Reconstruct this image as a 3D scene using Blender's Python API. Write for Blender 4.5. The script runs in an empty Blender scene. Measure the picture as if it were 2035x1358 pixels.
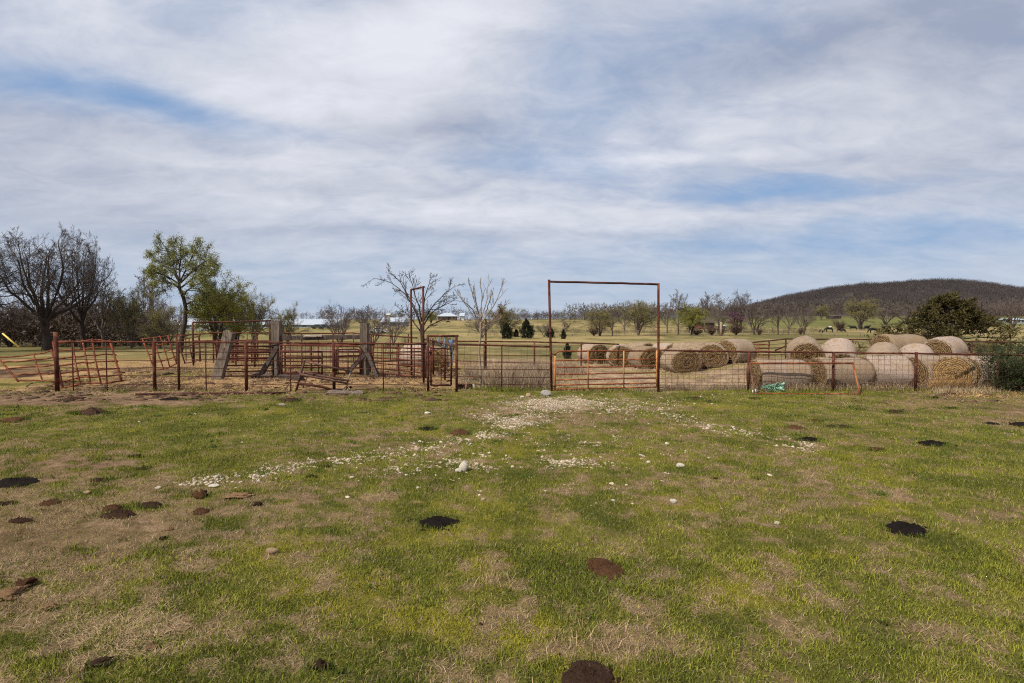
import bpy, bmesh, math, random
import numpy as np
from mathutils import Vector, Matrix

SC = bpy.context.scene
COL = SC.collection
rng = np.random.default_rng(7)
random.seed(7)

# ------------------------------------------------------------------ camera
W0, H0, F0 = 2035.0, 1358.0, 1150.0
EYE = 2.4
PITCH = math.atan(44.0 / F0)
cam_data = bpy.data.cameras.new("camera")
cam = bpy.data.objects.new("camera", cam_data)
COL.objects.link(cam)
cam_data.sensor_width = 36.0
cam_data.lens = F0 / W0 * 36.0
cam_data.clip_start = 0.05
cam_data.clip_end = 8000
cam.location = (0, 0, EYE)
cam.rotation_euler = (math.pi / 2 - PITCH, 0, 0)
SC.camera = cam

# ------------------------------------------------------------------ exposure
SC.view_settings.view_transform = 'Standard'
SC.view_settings.look = 'None'
SC.view_settings.gamma = 1.0
SC.view_settings.use_curve_mapping = False
SC.view_settings.exposure = 0.12
SC.render.engine = 'CYCLES'
SC.cycles.max_bounces = 4
SC.cycles.diffuse_bounces = 2
SC.cycles.glossy_bounces = 2
SC.cycles.transparent_max_bounces = 6
SC.cycles.use_denoising = False
SC.cycles.filter_width = 1.15

# ------------------------------------------------------------------ sun and sky
SUN_AZ = math.radians(232)      # compass style: clockwise from +Y; behind the camera, to the left
SUN_EL = math.radians(47)
sun_dir = Vector((math.sin(SUN_AZ) * math.cos(SUN_EL), math.cos(SUN_AZ) * math.cos(SUN_EL), math.sin(SUN_EL)))
sl = bpy.data.lights.new("sun", 'SUN')
sl.energy = 5.0
sl.angle = math.radians(0.6)
sl.color = (1.0, 0.93, 0.82)
so = bpy.data.objects.new("sun", sl)
COL.objects.link(so)
so.location = (-30, -30, 60)
so.rotation_euler = sun_dir.to_track_quat('Z', 'Y').to_euler()

world = bpy.data.worlds.new("World")
SC.world = world
world.use_nodes = True
wt = world.node_tree
wt.nodes.clear()


def pxdir(px, py):
    u = (px - W0 / 2) / F0
    v = -(py - H0 / 2) / F0
    c, s = math.cos(PITCH), math.sin(PITCH)
    return Vector((u, c + v * s, v * c - s))


class NT:
    """small node-graph helper: every method returns an output socket"""

    def __init__(self, nt):
        self.nt = nt

    def _in(self, sock, v):
        if isinstance(v, bpy.types.NodeSocket):
            self.nt.links.new(v, sock)
        elif v is not None:
            sock.default_value = v

    def math(self, op, a, b=None, c=None, clamp=False):
        n = self.nt.nodes.new('ShaderNodeMath')
        n.operation = op
        n.use_clamp = clamp
        self._in(n.inputs[0], a)
        self._in(n.inputs[1], b)
        self._in(n.inputs[2], c)
        return n.outputs[0]

    def mix(self, f, a, b, mode='MIX'):
        n = self.nt.nodes.new('ShaderNodeMix')
        n.data_type = 'RGBA'
        n.blend_type = mode
        n.clamp_factor = True
        self._in(n.inputs[0], f)
        for s, v in ((n.inputs[6], a), (n.inputs[7], b)):
            if isinstance(v, (tuple, list)) and len(v) == 3:
                v = (*v, 1.0)
            self._in(s, v)
        return n.outputs[2]

    def noise(self, vec, scale, detail=4, rough=0.55, dist=0.0, out=0):
        n = self.nt.nodes.new('ShaderNodeTexNoise')
        self._in(n.inputs['Vector'], vec)
        n.inputs['Scale'].default_value = scale
        n.inputs['Detail'].default_value = detail
        n.inputs['Roughness'].default_value = rough
        n.inputs['Distortion'].default_value = dist
        return n.outputs[out]

    def ramp(self, v, lo, hi, a=0.0, b=1.0, smooth=True):
        n = self.nt.nodes.new('ShaderNodeMapRange')
        n.interpolation_type = 'SMOOTHSTEP' if smooth else 'LINEAR'
        self._in(n.inputs[0], v)
        for i, x in enumerate((lo, hi, a, b)):
            n.inputs[i + 1].default_value = x
        return n.outputs[0]

    def xyz(self, x, y, z=0.0):
        n = self.nt.nodes.new('ShaderNodeCombineXYZ')
        self._in(n.inputs[0], x)
        self._in(n.inputs[1], y)
        self._in(n.inputs[2], z)
        return n.outputs[0]

    def sep(self, v):
        n = self.nt.nodes.new('ShaderNodeSeparateXYZ')
        self._in(n.inputs[0], v)
        return n.outputs

    def vscale(self, v, s):
        n = self.nt.nodes.new('ShaderNodeVectorMath')
        n.operation = 'MULTIPLY'
        self._in(n.inputs[0], v)
        n.inputs[1].default_value = s
        return n.outputs[0]

    def coord(self, which='Object'):
        return self.nt.nodes.new('ShaderNodeTexCoord').outputs[which]


def build_sky():
    g = NT(wt)
    sky = wt.nodes.new('ShaderNodeTexSky')
    sky.sky_type = 'NISHITA'
    sky.sun_disc = False
    sky.sun_elevation = SUN_EL
    sky.sun_rotation = SUN_AZ
    sky.air_density = 1.0
    sky.dust_density = 1.6
    sky.ozone_density = 1.5
    d = g.sep(g.coord('Generated'))
    x, y, z = d[0], d[1], d[2]
    zc = g.math('MAXIMUM', z, 0.0)
    den = g.math('ADD', zc, 0.24)
    cx = g.math('DIVIDE', x, den)
    cy = g.math('DIVIDE', y, den)
    cv = g.xyz(cx, cy)
    az = g.math('ARCTAN2', x, y)
    el = g.math('ARCSINE', z)
    n_big = g.noise(g.vscale(cv, (0.7, 1.2, 1)), 1.0, 5, 0.55, 0.35)
    n_mid = g.noise(g.vscale(cv, (1.9, 3.0, 1)), 1.0, 7, 0.60, 0.5)
    n_fine = g.noise(g.vscale(cv, (5.2, 7.4, 1)), 1.0, 9, 0.64, 0.5)
    w = g.noise(g.vscale(cv, (1.1, 2.0, 1)), 1.0, 4, 0.5, 0.3, out=1)
    ws = g.sep(w)
    azw = g.math('ADD', az, g.math('MULTIPLY', g.math('SUBTRACT', ws[0], 0.5), 0.26))
    elw = g.math('ADD', el, g.math('MULTIPLY', g.math('SUBTRACT', ws[1], 0.5), 0.10))

    def blob(px, py, rx, ry, tilt=0.0):
        v = pxdir(px, py).normalized()
        a0, e0 = math.atan2(v.x, v.y), math.asin(v.z)
        sa, se = rx / F0, ry / F0
        da = g.math('SUBTRACT', azw, a0)
        de = g.math('SUBTRACT', elw, e0)
        if tilt:
            c, s = math.cos(tilt), math.sin(tilt)
            da, de = (g.math('ADD', g.math('MULTIPLY', da, c), g.math('MULTIPLY', de, s)),
                      g.math('SUBTRACT', g.math('MULTIPLY', de, c), g.math('MULTIPLY', da, s)))
        q = g.math('ADD', g.math('POWER', g.math('ABSOLUTE', g.math('DIVIDE', da, sa)), 2.0),
                   g.math('POWER', g.math('ABSOLUTE', g.math('DIVIDE', de, se)), 2.0))
        return g.math('EXPONENT', g.math('MULTIPLY', q, -1.0))

    def total(items):
        t = None
        for wgt, a in items:
            b = g.math('MULTIPLY', blob(*a), wgt)
            t = b if t is None else g.math('ADD', t, b)
        return t

    holes = total([
        (0.62, (410, 215, 190, 28, -0.06)),
        (0.50, (180, 185, 160, 25)),
        (0.35, (470, 15, 240, 45)),
        (0.30, (1130, 110, 90, 110, 0.5)),
        (0.30, (1330, 120, 260, 120, 0.4)),
        (0.20, (1080, 290, 170, 110, 0.5)),
        (0.75, (1560, 375, 250, 18, -0.03)),
        (0.35, (1180, 350, 200, 30)),
        (0.45, (1850, 470, 300, 40)),
        (0.28, (1450, 500, 700, 60)),
        (0.22, (700, 585, 900, 45)),
        (0.25, (60, 60, 150, 120)),
    ])
    bright = total([
        (0.55, (560, 110, 330, 75, 0.15)),
        (0.60, (900, 60, 260, 80, 0.55)),
        (0.55, (600, 190, 260, 40, 0.1)),
        (0.55, (480, 330, 420, 35)),
        (0.55, (700, 420, 500, 30)),
        (0.40, (1250, 440, 300, 35)),
        (0.45, (1500, 220, 300, 60, 0.1)),
        (0.35, (1880, 180, 160, 60, 0.3)),
        (0.50, (1350, 330, 300, 14, 0.02)),
    ])
    dark = total([
        (0.62, (1985, 70, 170, 80, 0.2)),
        (0.62, (1650, 60, 330, 60, 0.1)),
        (0.40, (700, 370, 260, 22)),
        (0.50, (820, 235, 170, 50)),
        (0.35, (150, 420, 250, 60)),
        (0.30, (1900, 320, 260, 50)),
        (0.45, (80, 250, 180, 90)),
        (0.35, (900, 465, 500, 12)),
    ])
    cover = g.math('ADD', 0.90, g.math('MULTIPLY', g.math('SUBTRACT', n_big, 0.5), 0.55))
    cover = g.math('ADD', cover, g.math('MULTIPLY', g.math('SUBTRACT', n_mid, 0.5), 0.70))
    cover = g.math('ADD', cover, g.math('MULTIPLY', g.math('SUBTRACT', n_fine, 0.5), 0.55))
    cover = g.math('SUBTRACT', cover, g.math('MULTIPLY', holes, 0.82))
    cover = g.math('ADD', cover, g.math('MULTIPLY', bright, 0.25))
    cover = g.ramp(cover, -0.12, 1.05, 0.0, 0.97)
    tone = g.math('ADD', 0.52, g.math('MULTIPLY', g.math('SUBTRACT', n_mid, 0.5), 0.95))
    tone = g.math('ADD', tone, g.math('MULTIPLY', g.math('SUBTRACT', n_fine, 0.5), 0.70))
    tone = g.math('ADD', tone, g.math('MULTIPLY', bright, 0.46))
    tone = g.math('SUBTRACT', tone, g.math('MULTIPLY', dark, 0.75), clamp=True)
    K = 10.0
    cloud = g.mix(tone, (0.335 * K, 0.372 * K, 0.475 * K), (0.745 * K, 0.76 * K, 0.82 * K))
    low = g.ramp(el, 0.0, 0.22, 1.0, 0.0)
    cloud = g.mix(g.math('MULTIPLY', low, 0.85), cloud, (0.485 * K, 0.56 * K, 0.67 * K))
    blue = g.mix(0.75, sky.outputs[0], (0.20 * K, 0.355 * K, 0.62 * K))
    final = g.mix(cover, blue, cloud)
    bg = wt.nodes.new('ShaderNodeBackground')
    wt.links.new(final, bg.inputs[0])
    bg.inputs[1].default_value = 0.1
    out = wt.nodes.new('ShaderNodeOutputWorld')
    wt.links.new(bg.outputs[0], out.inputs[0])


build_sky()

# ------------------------------------------------------------------ noise and terrain
_perm = np.random.default_rng(11).random((512, 512)).astype(np.float32)


def vnoise(x, y):
    xi = np.floor(x).astype(np.int64)
    yi = np.floor(y).astype(np.int64)
    fx = (x - xi).astype(np.float32)
    fy = (y - yi).astype(np.float32)
    fx = fx * fx * (3 - 2 * fx)
    fy = fy * fy * (3 - 2 * fy)
    x0, x1, y0, y1 = xi & 511, (xi + 1) & 511, yi & 511, (yi + 1) & 511
    a = _perm[x0, y0] * (1 - fx) + _perm[x1, y0] * fx
    b = _perm[x0, y1] * (1 - fx) + _perm[x1, y1] * fx
    return a * (1 - fy) + b * fy


def fbm(x, y, oct=4, seed=0.0):
    t, amp, s = 0.0, 0.5, 0.0
    x = np.asarray(x, float) + seed * 17.13
    y = np.asarray(y, float) + seed * 9.71
    for _ in range(oct):
        t = t + amp * vnoise(x, y)
        s += amp
        amp *= 0.5
        x, y = x * 2.03 + 11.3, y * 2.03 + 5.7
    return t / s


def sst(a, b, v):
    t = np.clip((v - a) / (b - a), 0, 1)
    return t * t * (3 - 2 * t)


_TY = np.array([-50, 34, 60, 100, 150, 250, 400, 600, 900, 5000.0])
_TZ = np.array([0, 0, -0.45, -1.0, -1.0, -0.2, 1.4, 2.2, 2.6, 2.6])


def terrain(x, y):
    x = np.asarray(x, float)
    y = np.asarray(y, float)
    z = 0.0
    for k in (-0.12, -0.04, 0.04, 0.12):
        z = z + 0.25 * np.interp(y * (1 + k), _TY, _TZ)
    z = z + sst(60, 200, x) * sst(150, 380, y) * 3.4 * (1 - sst(380, 900, y) * 0.3)
    z = z + 0.42 * sst(7.5, 10.5, x) * sst(21.6, 23.6, y) * (1 - sst(26, 34, y))
    return z


def relief(x, y):
    near = 1 - sst(20, 45, y)
    near = near * (1 + 1.3 * sst(19.3, 20.2, y))
    return near * ((fbm(x * 1.1, y * 1.1, 3, 1) - 0.5) * 0.07 + (fbm(x * 5, y * 5, 2, 2) - 0.5) * 0.028)


def gz(x, y):
    return terrain(x, y) + relief(x, y)


_C, _S = math.cos(PITCH), math.sin(PITCH)


def proj(x, y, z):
    c = y * _C - (z - EYE) * _S
    up = y * _S + (z - EYE) * _C
    return W0 / 2 + F0 * x / c, H0 / 2 - F0 * up / c


def at(px, py, Y):
    """the place at depth Y seen at photo position px, py"""
    d = pxdir(px, py)
    t = Y / d.y
    return Vector((d.x * t, Y, EYE + d.z * t))


def gpt(px, Y, dz=0.0):
    """ground place at depth Y below photo column px"""
    x = 0.0
    for _ in range(3):
        z = float(gz(x, Y))
        c = Y * _C - (z - EYE) * _S
        x = (px - W0 / 2) * c / F0
    return Vector((x, Y, float(gz(x, Y)) + dz))


def ghit(px, py):
    d = pxdir(px, py)
    z = 0.0
    for _ in range(4):
        t = (z - EYE) / d.z
        z = float(gz(d.x * t, d.y * t))
    return Vector((d.x * t, d.y * t, z))


def ghit_np(px, py):
    u = (px - W0 / 2) / F0
    v = -(py - H0 / 2) / F0
    dz = v * _C - _S
    t = -EYE / dz
    return u * t, (_C + v * _S) * t


# ------------------------------------------------------------------ object helpers
def tag(o, label=None, cat=None, group=None, kind=None):
    if label:
        o['label'] = label
    if cat:
        o['category'] = cat
    if group:
        o['group'] = group
    if kind:
        o['kind'] = kind
    return o


def empty(name, loc, label, cat, group=None):
    o = bpy.data.objects.new(name, None)
    COL.objects.link(o)
    o.location = loc
    o.empty_display_size = 0.2
    return tag(o, label, cat, group)


def copy_tree(o, parent=None):
    c = o.copy()
    COL.objects.link(c)
    c.parent = parent
    for ch in list(o.children):
        copy_tree(ch, c)
    return c


def link_mesh(name, me, mat, parent=None, smooth=False):
    if mat is not None:
        me.materials.append(mat)
    if smooth:
        me.polygons.foreach_set('use_smooth', np.ones(len(me.polygons), bool))
    o = bpy.data.objects.new(name, me)
    COL.objects.link(o)
    if parent is not None:
        o.parent = parent
    return o


def np_mesh(name, verts, faces, cols=None):
    """verts (N,3); faces (M,3) or (M,4) arrays; cols (N,3) optional"""
    me = bpy.data.meshes.new(name)
    verts = np.asarray(verts, np.float32)
    faces = np.asarray(faces, np.int32)
    m, k = faces.shape
    me.vertices.add(len(verts))
    me.vertices.foreach_set('co', verts.ravel())
    me.loops.add(m * k)
    me.loops.foreach_set('vertex_index', faces.ravel())
    me.polygons.add(m)
    me.polygons.foreach_set('loop_start', np.arange(0, m * k, k, dtype=np.int32))
    me.polygons.foreach_set('loop_total', np.full(m, k, np.int32))
    me.update(calc_edges=True)
    if cols is not None:
        a = me.color_attributes.new('Col', 'FLOAT_COLOR', 'POINT')
        c = np.ones((len(verts), 4), np.float32)
        c[:, :3] = cols
        a.data.foreach_set('color', c.ravel())
    return me


class MB:
    """collects tubes and boxes into one mesh"""

    def __init__(self):
        self.v, self.f = [], []

    def add(self, vs, fs):
        b = len(self.v)
        self.v += [tuple(p) for p in vs]
        self.f += [tuple(i + b for i in q) for q in fs]
        return self

    def tube(self, pts, r, n=8):
        pts = [Vector(p) for p in pts]
        rs = r if isinstance(r, (list, tuple)) else [r] * len(pts)
        vs, fs = [], []
        t0 = (pts[1] - pts[0]).normalized()
        ref = Vector((0, 0, 1)) if abs(t0.z) < 0.9 else Vector((1, 0, 0))
        side = t0.cross(ref).normalized()
        for i, p in enumerate(pts):
            a = pts[max(i - 1, 0)]
            b = pts[min(i + 1, len(pts) - 1)]
            t = (b - a).normalized()
            side = (side - t * side.dot(t)).normalized()
            up = t.cross(side)
            for k in range(n):
                an = 2 * math.pi * k / n
                vs.append(p + (side * math.cos(an) + up * math.sin(an)) * rs[i])
        m = len(pts)
        for i in range(m - 1):
            for k in range(n):
                k2 = (k + 1) % n
                fs.append((i * n + k, i * n + k2, (i + 1) * n + k2, (i + 1) * n + k))
        fs.append(tuple(range(n))[::-1])
        fs.append(tuple((m - 1) * n + k for k in range(n)))
        return self.add(vs, fs)

    def box(self, c, size, rot=None, jitter=0.0):
        hx, hy, hz = size[0] / 2, size[1] / 2, size[2] / 2
        R = rot or Matrix.Identity(3)
        vs = []
        for sx in (-1, 1):
            for sy in (-1, 1):
                for sz in (-1, 1):
                    p = Vector((sx * hx, sy * hy, sz * hz))
                    if jitter:
                        p += Vector([random.uniform(-jitter, jitter) for _ in range(3)])
                    vs.append(R @ p + Vector(c))
        return self.add(vs, [(0, 1, 3, 2), (4, 6, 7, 5), (0, 4, 5, 1), (2, 3, 7, 6), (0, 2, 6, 4), (1, 5, 7, 3)])

    def build(self, name, mat, parent=None, smooth=False):
        off = parent.location if parent is not None else Vector()
        q = parent
        while q is not None and q.parent is not None:
            q = q.parent
            off = off + q.location
        me = bpy.data.meshes.new(name)
        me.from_pydata([(v[0] - off.x, v[1] - off.y, v[2] - off.z) for v in self.v], [], self.f)
        me.update()
        return link_mesh(name, me, mat, parent, smooth)


def pipe(name, pts, r, mat, parent, n=8):
    m = MB()
    m.tube(pts, r, n)
    o = m.build(name, mat, parent, True)
    return o


def bend(pts, sub=4, wob=0.0, seed=0):
    """a polyline with extra points and a little waviness: a real, dented pipe"""
    r = random.Random(seed)
    out = []
    for a, b in zip(pts[:-1], pts[1:]):
        a, b = Vector(a), Vector(b)
        for i in range(sub):
            p = a.lerp(b, i / sub)
            if out and wob:
                p = p + Vector([r.uniform(-wob, wob) for _ in range(3)])
            out.append(p)
    out.append(Vector(pts[-1]))
    return out


def plank(name, a, b, w, th, mat, parent=None, facing=(0, -1, 0), sub=6, rough=0.006, seed=1):
    """a worn timber from a to b: w wide across the view, th thick, uneven edges"""
    r = random.Random(seed)
    a, b = Vector(a), Vector(b)
    t = (b - a).normalized()
    n = Vector(facing)
    n = (n - t * n.dot(t)).normalized()
    s = t.cross(n)
    vs, fs = [], []
    for i in range(sub + 1):
        p = a.lerp(b, i / sub)
        for sx, sn in ((-1, -1), (-.8, 1), (.8, 1), (1, -1)):
            e = p + s * (sx * w / 2 + r.uniform(-rough, rough)) + n * (sn * th / 2 + r.uniform(-rough, rough))
            if i in (0, sub):
                e = e + t * r.uniform(-rough, rough) * 2.5
            vs.append(e)
    for i in range(sub):
        for k in range(4):
            k2 = (k + 1) % 4
            fs.append((i * 4 + k, (i + 1) * 4 + k, (i + 1) * 4 + k2, i * 4 + k2))
    fs.append((0, 1, 2, 3))
    q = sub * 4
    fs.append((q + 3, q + 2, q + 1, q))
    m = MB().add(vs, fs)
    return m.build(name, mat, parent)


# ------------------------------------------------------------------ materials
def material(name, fn, rough=0.8, spec=0.25, metal=0.0):
    m = bpy.data.materials.new(name)
    m.use_nodes = True
    nt = m.node_tree
    g = NT(nt)
    b = nt.nodes['Principled BSDF']
    b.inputs['Roughness'].default_value = rough
    b.inputs['Specular IOR Level'].default_value = spec
    b.inputs['Metallic'].default_value = metal
    r = fn(g, b)
    if r is not None:
        if isinstance(r, tuple) and not isinstance(r[0], float):
            c, h, dist = r
            bp = nt.nodes.new('ShaderNodeBump')
            bp.inputs['Distance'].default_value = dist
            bp.inputs['Strength'].default_value = 1.0
            nt.links.new(h, bp.inputs['Height'])
            nt.links.new(bp.outputs[0], b.inputs['Normal'])
            r = c
        if isinstance(r, tuple):
            b.inputs['Base Color'].default_value = (*r, 1)
        else:
            nt.links.new(r, b.inputs['Base Color'])
    return m


def rust(name, c1, c2, c3, scale=9.0):
    def f(g, b):
        v = g.coord()
        n = g.noise(v, scale, 6, 0.65)
        n2 = g.noise(v, scale * 5, 4, 0.6)
        n0 = g.noise(v, 2.1, 5, 0.7)
        c = g.mix(g.ramp(n, 0.35, 0.6), c1, c2)
        c = g.mix(g.ramp(n0, 0.50, 0.62, 0, 0.6), c, c3)
        c = g.mix(g.ramp(n2, 0.55, 0.72, 0, 0.8), c, c3)
        c = g.mix(g.ramp(n0, 0.46, 0.36, 0, 0.55), c, (c2[0] * 0.55, c2[1] * 0.7, c2[2] * 0.75))
        return c, n2, 0.004
    return material(name, f, 0.85, 0.1)


M_RUST = rust('rusty_pipe', (0.092, 0.025, 0.017), (0.055, 0.018, 0.013), (0.20, 0.085, 0.048))
M_RUSTDARK = rust('dark_rusty_pipe', (0.070, 0.024, 0.017), (0.042, 0.019, 0.015), (0.14, 0.055, 0.034))
M_ORANGE = rust('faded_orange_gate_paint', (0.22, 0.062, 0.024), (0.135, 0.036, 0.018), (0.38, 0.16, 0.065), 6)
M_YELLOWED = rust('sun_bleached_orange_paint', (0.46, 0.20, 0.065), (0.29, 0.10, 0.038), (0.58, 0.33, 0.14), 6)
M_REDORANGE = rust('red_orange_panel_paint', (0.155, 0.040, 0.018), (0.09, 0.025, 0.014), (0.30, 0.11, 0.05), 6)
M_REDGATE = rust('dull_red_gate_paint', (0.115, 0.027, 0.017), (0.065, 0.02, 0.014), (0.21, 0.075, 0.045), 6)
M_WIRE = rust('weathered_wire', (0.11, 0.075, 0.06), (0.15, 0.07, 0.045), (0.2, 0.16, 0.13), 14)
M_BROWNPIPE = rust('brown_old_pipe', (0.12, 0.06, 0.042), (0.075, 0.042, 0.034), (0.22, 0.13, 0.09))


def wood(name, c1, c2, dark):
    def f(g, b):
        v = g.coord()
        n = g.noise(g.vscale(v, (11, 11, 0.9)), 1.6, 7, 0.75, 0.5)
        n2 = g.noise(v, 5.0, 5, 0.6)
        c = g.mix(g.ramp(n, 0.38, 0.62), c1, c2)
        c = g.mix(g.ramp(n2, 0.48, 0.7, 0, 0.75), c, dark)
        return c, n, 0.02
    return material(name, f, 0.9, 0.15)


M_TIE = wood('weathered_grey_timber', (0.085, 0.064, 0.049), (0.195, 0.155, 0.122), (0.038, 0.028, 0.022))
M_TIEDARK = wood('dark_creosote_timber', (0.045, 0.033, 0.029), (0.11, 0.082, 0.068), (0.022, 0.016, 0.014))
M_BOARD = wood('bleached_board', (0.22, 0.175, 0.14), (0.34, 0.28, 0.23), (0.11, 0.08, 0.06))


def attr_mat(name, fine=60.0, amount=0.35, rough=0.95, spec=0.05, bump=0.0, transl=0.0):
    def f(g, b):
        a = g.nt.nodes.new('ShaderNodeVertexColor')
        a.layer_name = 'Col'
        if not amount:
            return a.outputs[0]
        v = g.coord()
        n = g.noise(v, fine, 3, 0.7)
        k = g.ramp(n, 0.25, 0.75, 1 - amount, 1 + amount, False)
        c = g.mix(1.0, a.outputs[0], g.xyz(k, k, k), 'MULTIPLY')
        if bump:
            return c, n, bump
        return c
    return material(name, f, rough, spec)


def ground_mat():
    def f(g, b):
        a = g.nt.nodes.new('ShaderNodeVertexColor')
        a.layer_name = 'Col'
        v = g.coord()
        n1 = g.noise(v, 9.0, 5, 0.7)
        n2 = g.noise(v, 42.0, 4, 0.75)
        n3 = g.noise(g.vscale(v, (1.6, 0.5, 1)), 1.0, 7, 0.7)
        k = g.math('MULTIPLY', g.ramp(n1, 0.25, 0.75, 0.72, 1.28, False), g.ramp(n2, 0.25, 0.75, 0.55, 1.45, False))
        k = g.math('MULTIPLY', k, g.ramp(n3, 0.3, 0.7, 0.82, 1.18, False))
        c = g.mix(1.0, a.outputs[0], g.xyz(k, k, k), 'MULTIPLY')
        h = g.math('ADD', n1, g.math('MULTIPLY', n2, 0.5))
        return c, h, 0.05
    return material('pasture_ground', f, 0.97, 0.04)


M_GROUND = ground_mat()
M_BLADE = attr_mat('grass_blades', amount=0.0, rough=0.85, spec=0.04)
M_STONE = attr_mat('limestone_chips', 40, 0.25, 0.9, 0.15, 0.004)


def dung_mat(name, c1, c2, c3, spec=0.1, rough=0.95, sc=26):
    def f(g, b):
        v = g.coord()
        n = g.noise(v, sc, 6, 0.7)
        n2 = g.noise(v, sc * 3, 4, 0.7)
        c = g.mix(g.ramp(n, 0.35, 0.65), c1, c2)
        c = g.mix(g.ramp(n2, 0.56, 0.7, 0, 0.8), c, c3)
        return c, g.math('ADD', n, n2), 0.02
    return material(name, f, rough, spec)


M_BLACKDUNG = dung_mat('fresh_black_manure', (0.010, 0.007, 0.006), (0.020, 0.014, 0.011), (0.034, 0.025, 0.018))
M_BROWNDUNG = dung_mat('dried_brown_manure', (0.075, 0.034, 0.018), (0.13, 0.062, 0.03), (0.22, 0.12, 0.06))
M_DARKDUNG = dung_mat('dark_brown_manure', (0.040, 0.022, 0.014), (0.075, 0.04, 0.024), (0.13, 0.08, 0.05))
M_TANDUNG = dung_mat('dry_tan_clod', (0.25, 0.14, 0.07), (0.34, 0.21, 0.11), (0.17, 0.09, 0.05))
M_WHITEROCK = dung_mat('white_limestone', (0.66, 0.57, 0.44), (0.78, 0.72, 0.60), (0.46, 0.36, 0.25), 0.2)
M_GREYROCK = dung_mat('grey_limestone', (0.27, 0.25, 0.22), (0.35, 0.325, 0.285), (0.19, 0.175, 0.15), 0.2, 0.9, 8)
M_TANROCK = dung_mat('tan_sandstone', (0.42, 0.28, 0.16), (0.50, 0.36, 0.22), (0.33, 0.21, 0.12), 0.2)


def bale_wrap():
    def f(g, b):
        v = g.coord()
        s = g.sep(v)
        ang = g.math('ARCTAN2', s[1], s[2])
        p = g.xyz(g.math('MULTIPLY', s[0], 60.0), g.math('MULTIPLY', ang, 5.0), 0.0)
        n = g.noise(p, 1.0, 5, 0.75)
        n2 = g.noise(v, 2.2, 6, 0.65)
        n3 = g.noise(v, 55.0, 3, 0.7)
        c = g.mix(g.ramp(n, 0.3, 0.7), (0.25, 0.175, 0.12), (0.49, 0.39, 0.31))
        c = g.mix(g.ramp(n2, 0.42, 0.70, 0, 0.75), c, (0.33, 0.22, 0.125))
        c = g.mix(g.ramp(n3, 0.50, 0.66, 0, 0.75), c, (0.20, 0.135, 0.085))
        oi = g.nt.nodes.new('ShaderNodeObjectInfo')
        k = g.ramp(oi.outputs['Random'], 0, 1, 0.78, 1.18, False)
        c = g.mix(1.0, c, g.xyz(k, g.math('MULTIPLY', k, g.ramp(oi.outputs['Random'], 0, 1, 0.96, 1.02, False)), g.math('MULTIPLY', k, g.ramp(oi.outputs['Random'], 0.2, 0.9, 0.86, 1.08, False))), 'MULTIPLY')
        return c, g.math('ADD', n, n3), 0.035
    return material('net_wrapped_hay', f, 0.9, 0.15)


def bale_end(name, a, b_, d):
    def f(g, b):
        v = g.coord()
        w = g.nt.nodes.new('ShaderNodeTexWave')
        w.wave_type = 'RINGS'
        w.rings_direction = 'X'
        g.nt.links.new(v, w.inputs['Vector'])
        w.inputs['Scale'].default_value = 5.5
        w.inputs['Distortion'].default_value = 5.0
        w.inputs['Detail'].default_value = 4
        w.inputs['Detail Scale'].default_value = 2.6
        n = g.noise(v, 22.0, 6, 0.75)
        n2 = g.noise(v, 4.0, 4, 0.6)
        k = g.math('ADD', g.math('MULTIPLY', w.outputs[1], 0.4), g.math('MULTIPLY', n, 0.6))
        c = g.mix(g.ramp(k, 0.3, 0.7), d, a)
        c = g.mix(g.ramp(n2, 0.42, 0.68, 0, 0.7), c, b_)
        return c, k, 0.06
    return material(name, f, 0.95, 0.05)


M_WRAP = bale_wrap()
M_END = bale_end('hay_bale_end', (0.29, 0.19, 0.092), (0.16, 0.098, 0.045), (0.050, 0.030, 0.016))
M_ENDGOLD = bale_end('golden_straw_bale_end', (0.42, 0.27, 0.12), (0.30, 0.185, 0.078), (0.14, 0.08, 0.036))


def plain(name, c, rough=0.8, spec=0.2, var=0.2, sc=4.0):
    def f(g, b):
        n = g.noise(g.coord(), sc, 5, 0.6)
        k = g.ramp(n, 0.25, 0.75, 1 - var, 1 + var, False)
        return g.mix(1.0, (*c, 1), g.xyz(k, k, k), 'MULTIPLY')
    return material(name, f, rough, spec)


M_BARK = plain('dark_bark', (0.052, 0.040, 0.034), 0.95, 0.05, 0.3, 20)
M_BARKGREY = plain('grey_bark', (0.125, 0.098, 0.078), 0.95, 0.05, 0.3, 20)
M_BARKPALE = plain('pale_tan_bark', (0.27, 0.205, 0.15), 0.95, 0.05, 0.3, 20)
M_TWIG = plain('grey_brown_twigs', (0.15, 0.118, 0.105), 0.95, 0.05, 0.3, 6)
M_TWIGBROWN = plain('brown_twigs', (0.105, 0.072, 0.056), 0.95, 0.05, 0.3, 6)
M_LEAF = plain('spring_leaves', (0.20, 0.195, 0.035), 0.8, 0.15, 0.4, 3)
M_LEAFDULL = plain('dull_spring_leaves', (0.185, 0.165, 0.055), 0.85, 0.1, 0.4, 3)
M_LEAFFRESH = plain('fresh_spring_leaves', (0.21, 0.22, 0.07), 0.8, 0.15, 0.4, 3)
M_CEDAR = plain('bronze_green_cedar_sprays', (0.070, 0.058, 0.022), 0.85, 0.08, 0.5, 2)
M_CEDARDARK = plain('dark_cedar_sprays', (0.022, 0.027, 0.015), 0.85, 0.08, 0.4, 4)
M_BUSH = plain('dark_green_bush_leaves', (0.036, 0.052, 0.018), 0.8, 0.12, 0.5, 8)
M_REDBUD = plain('purple_redbud_bloom', (0.12, 0.045, 0.10), 0.85, 0.1, 0.3, 3)

# ------------------------------------------------------------------ what grows where (world layout)
FENCE_Y = 19.2


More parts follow.
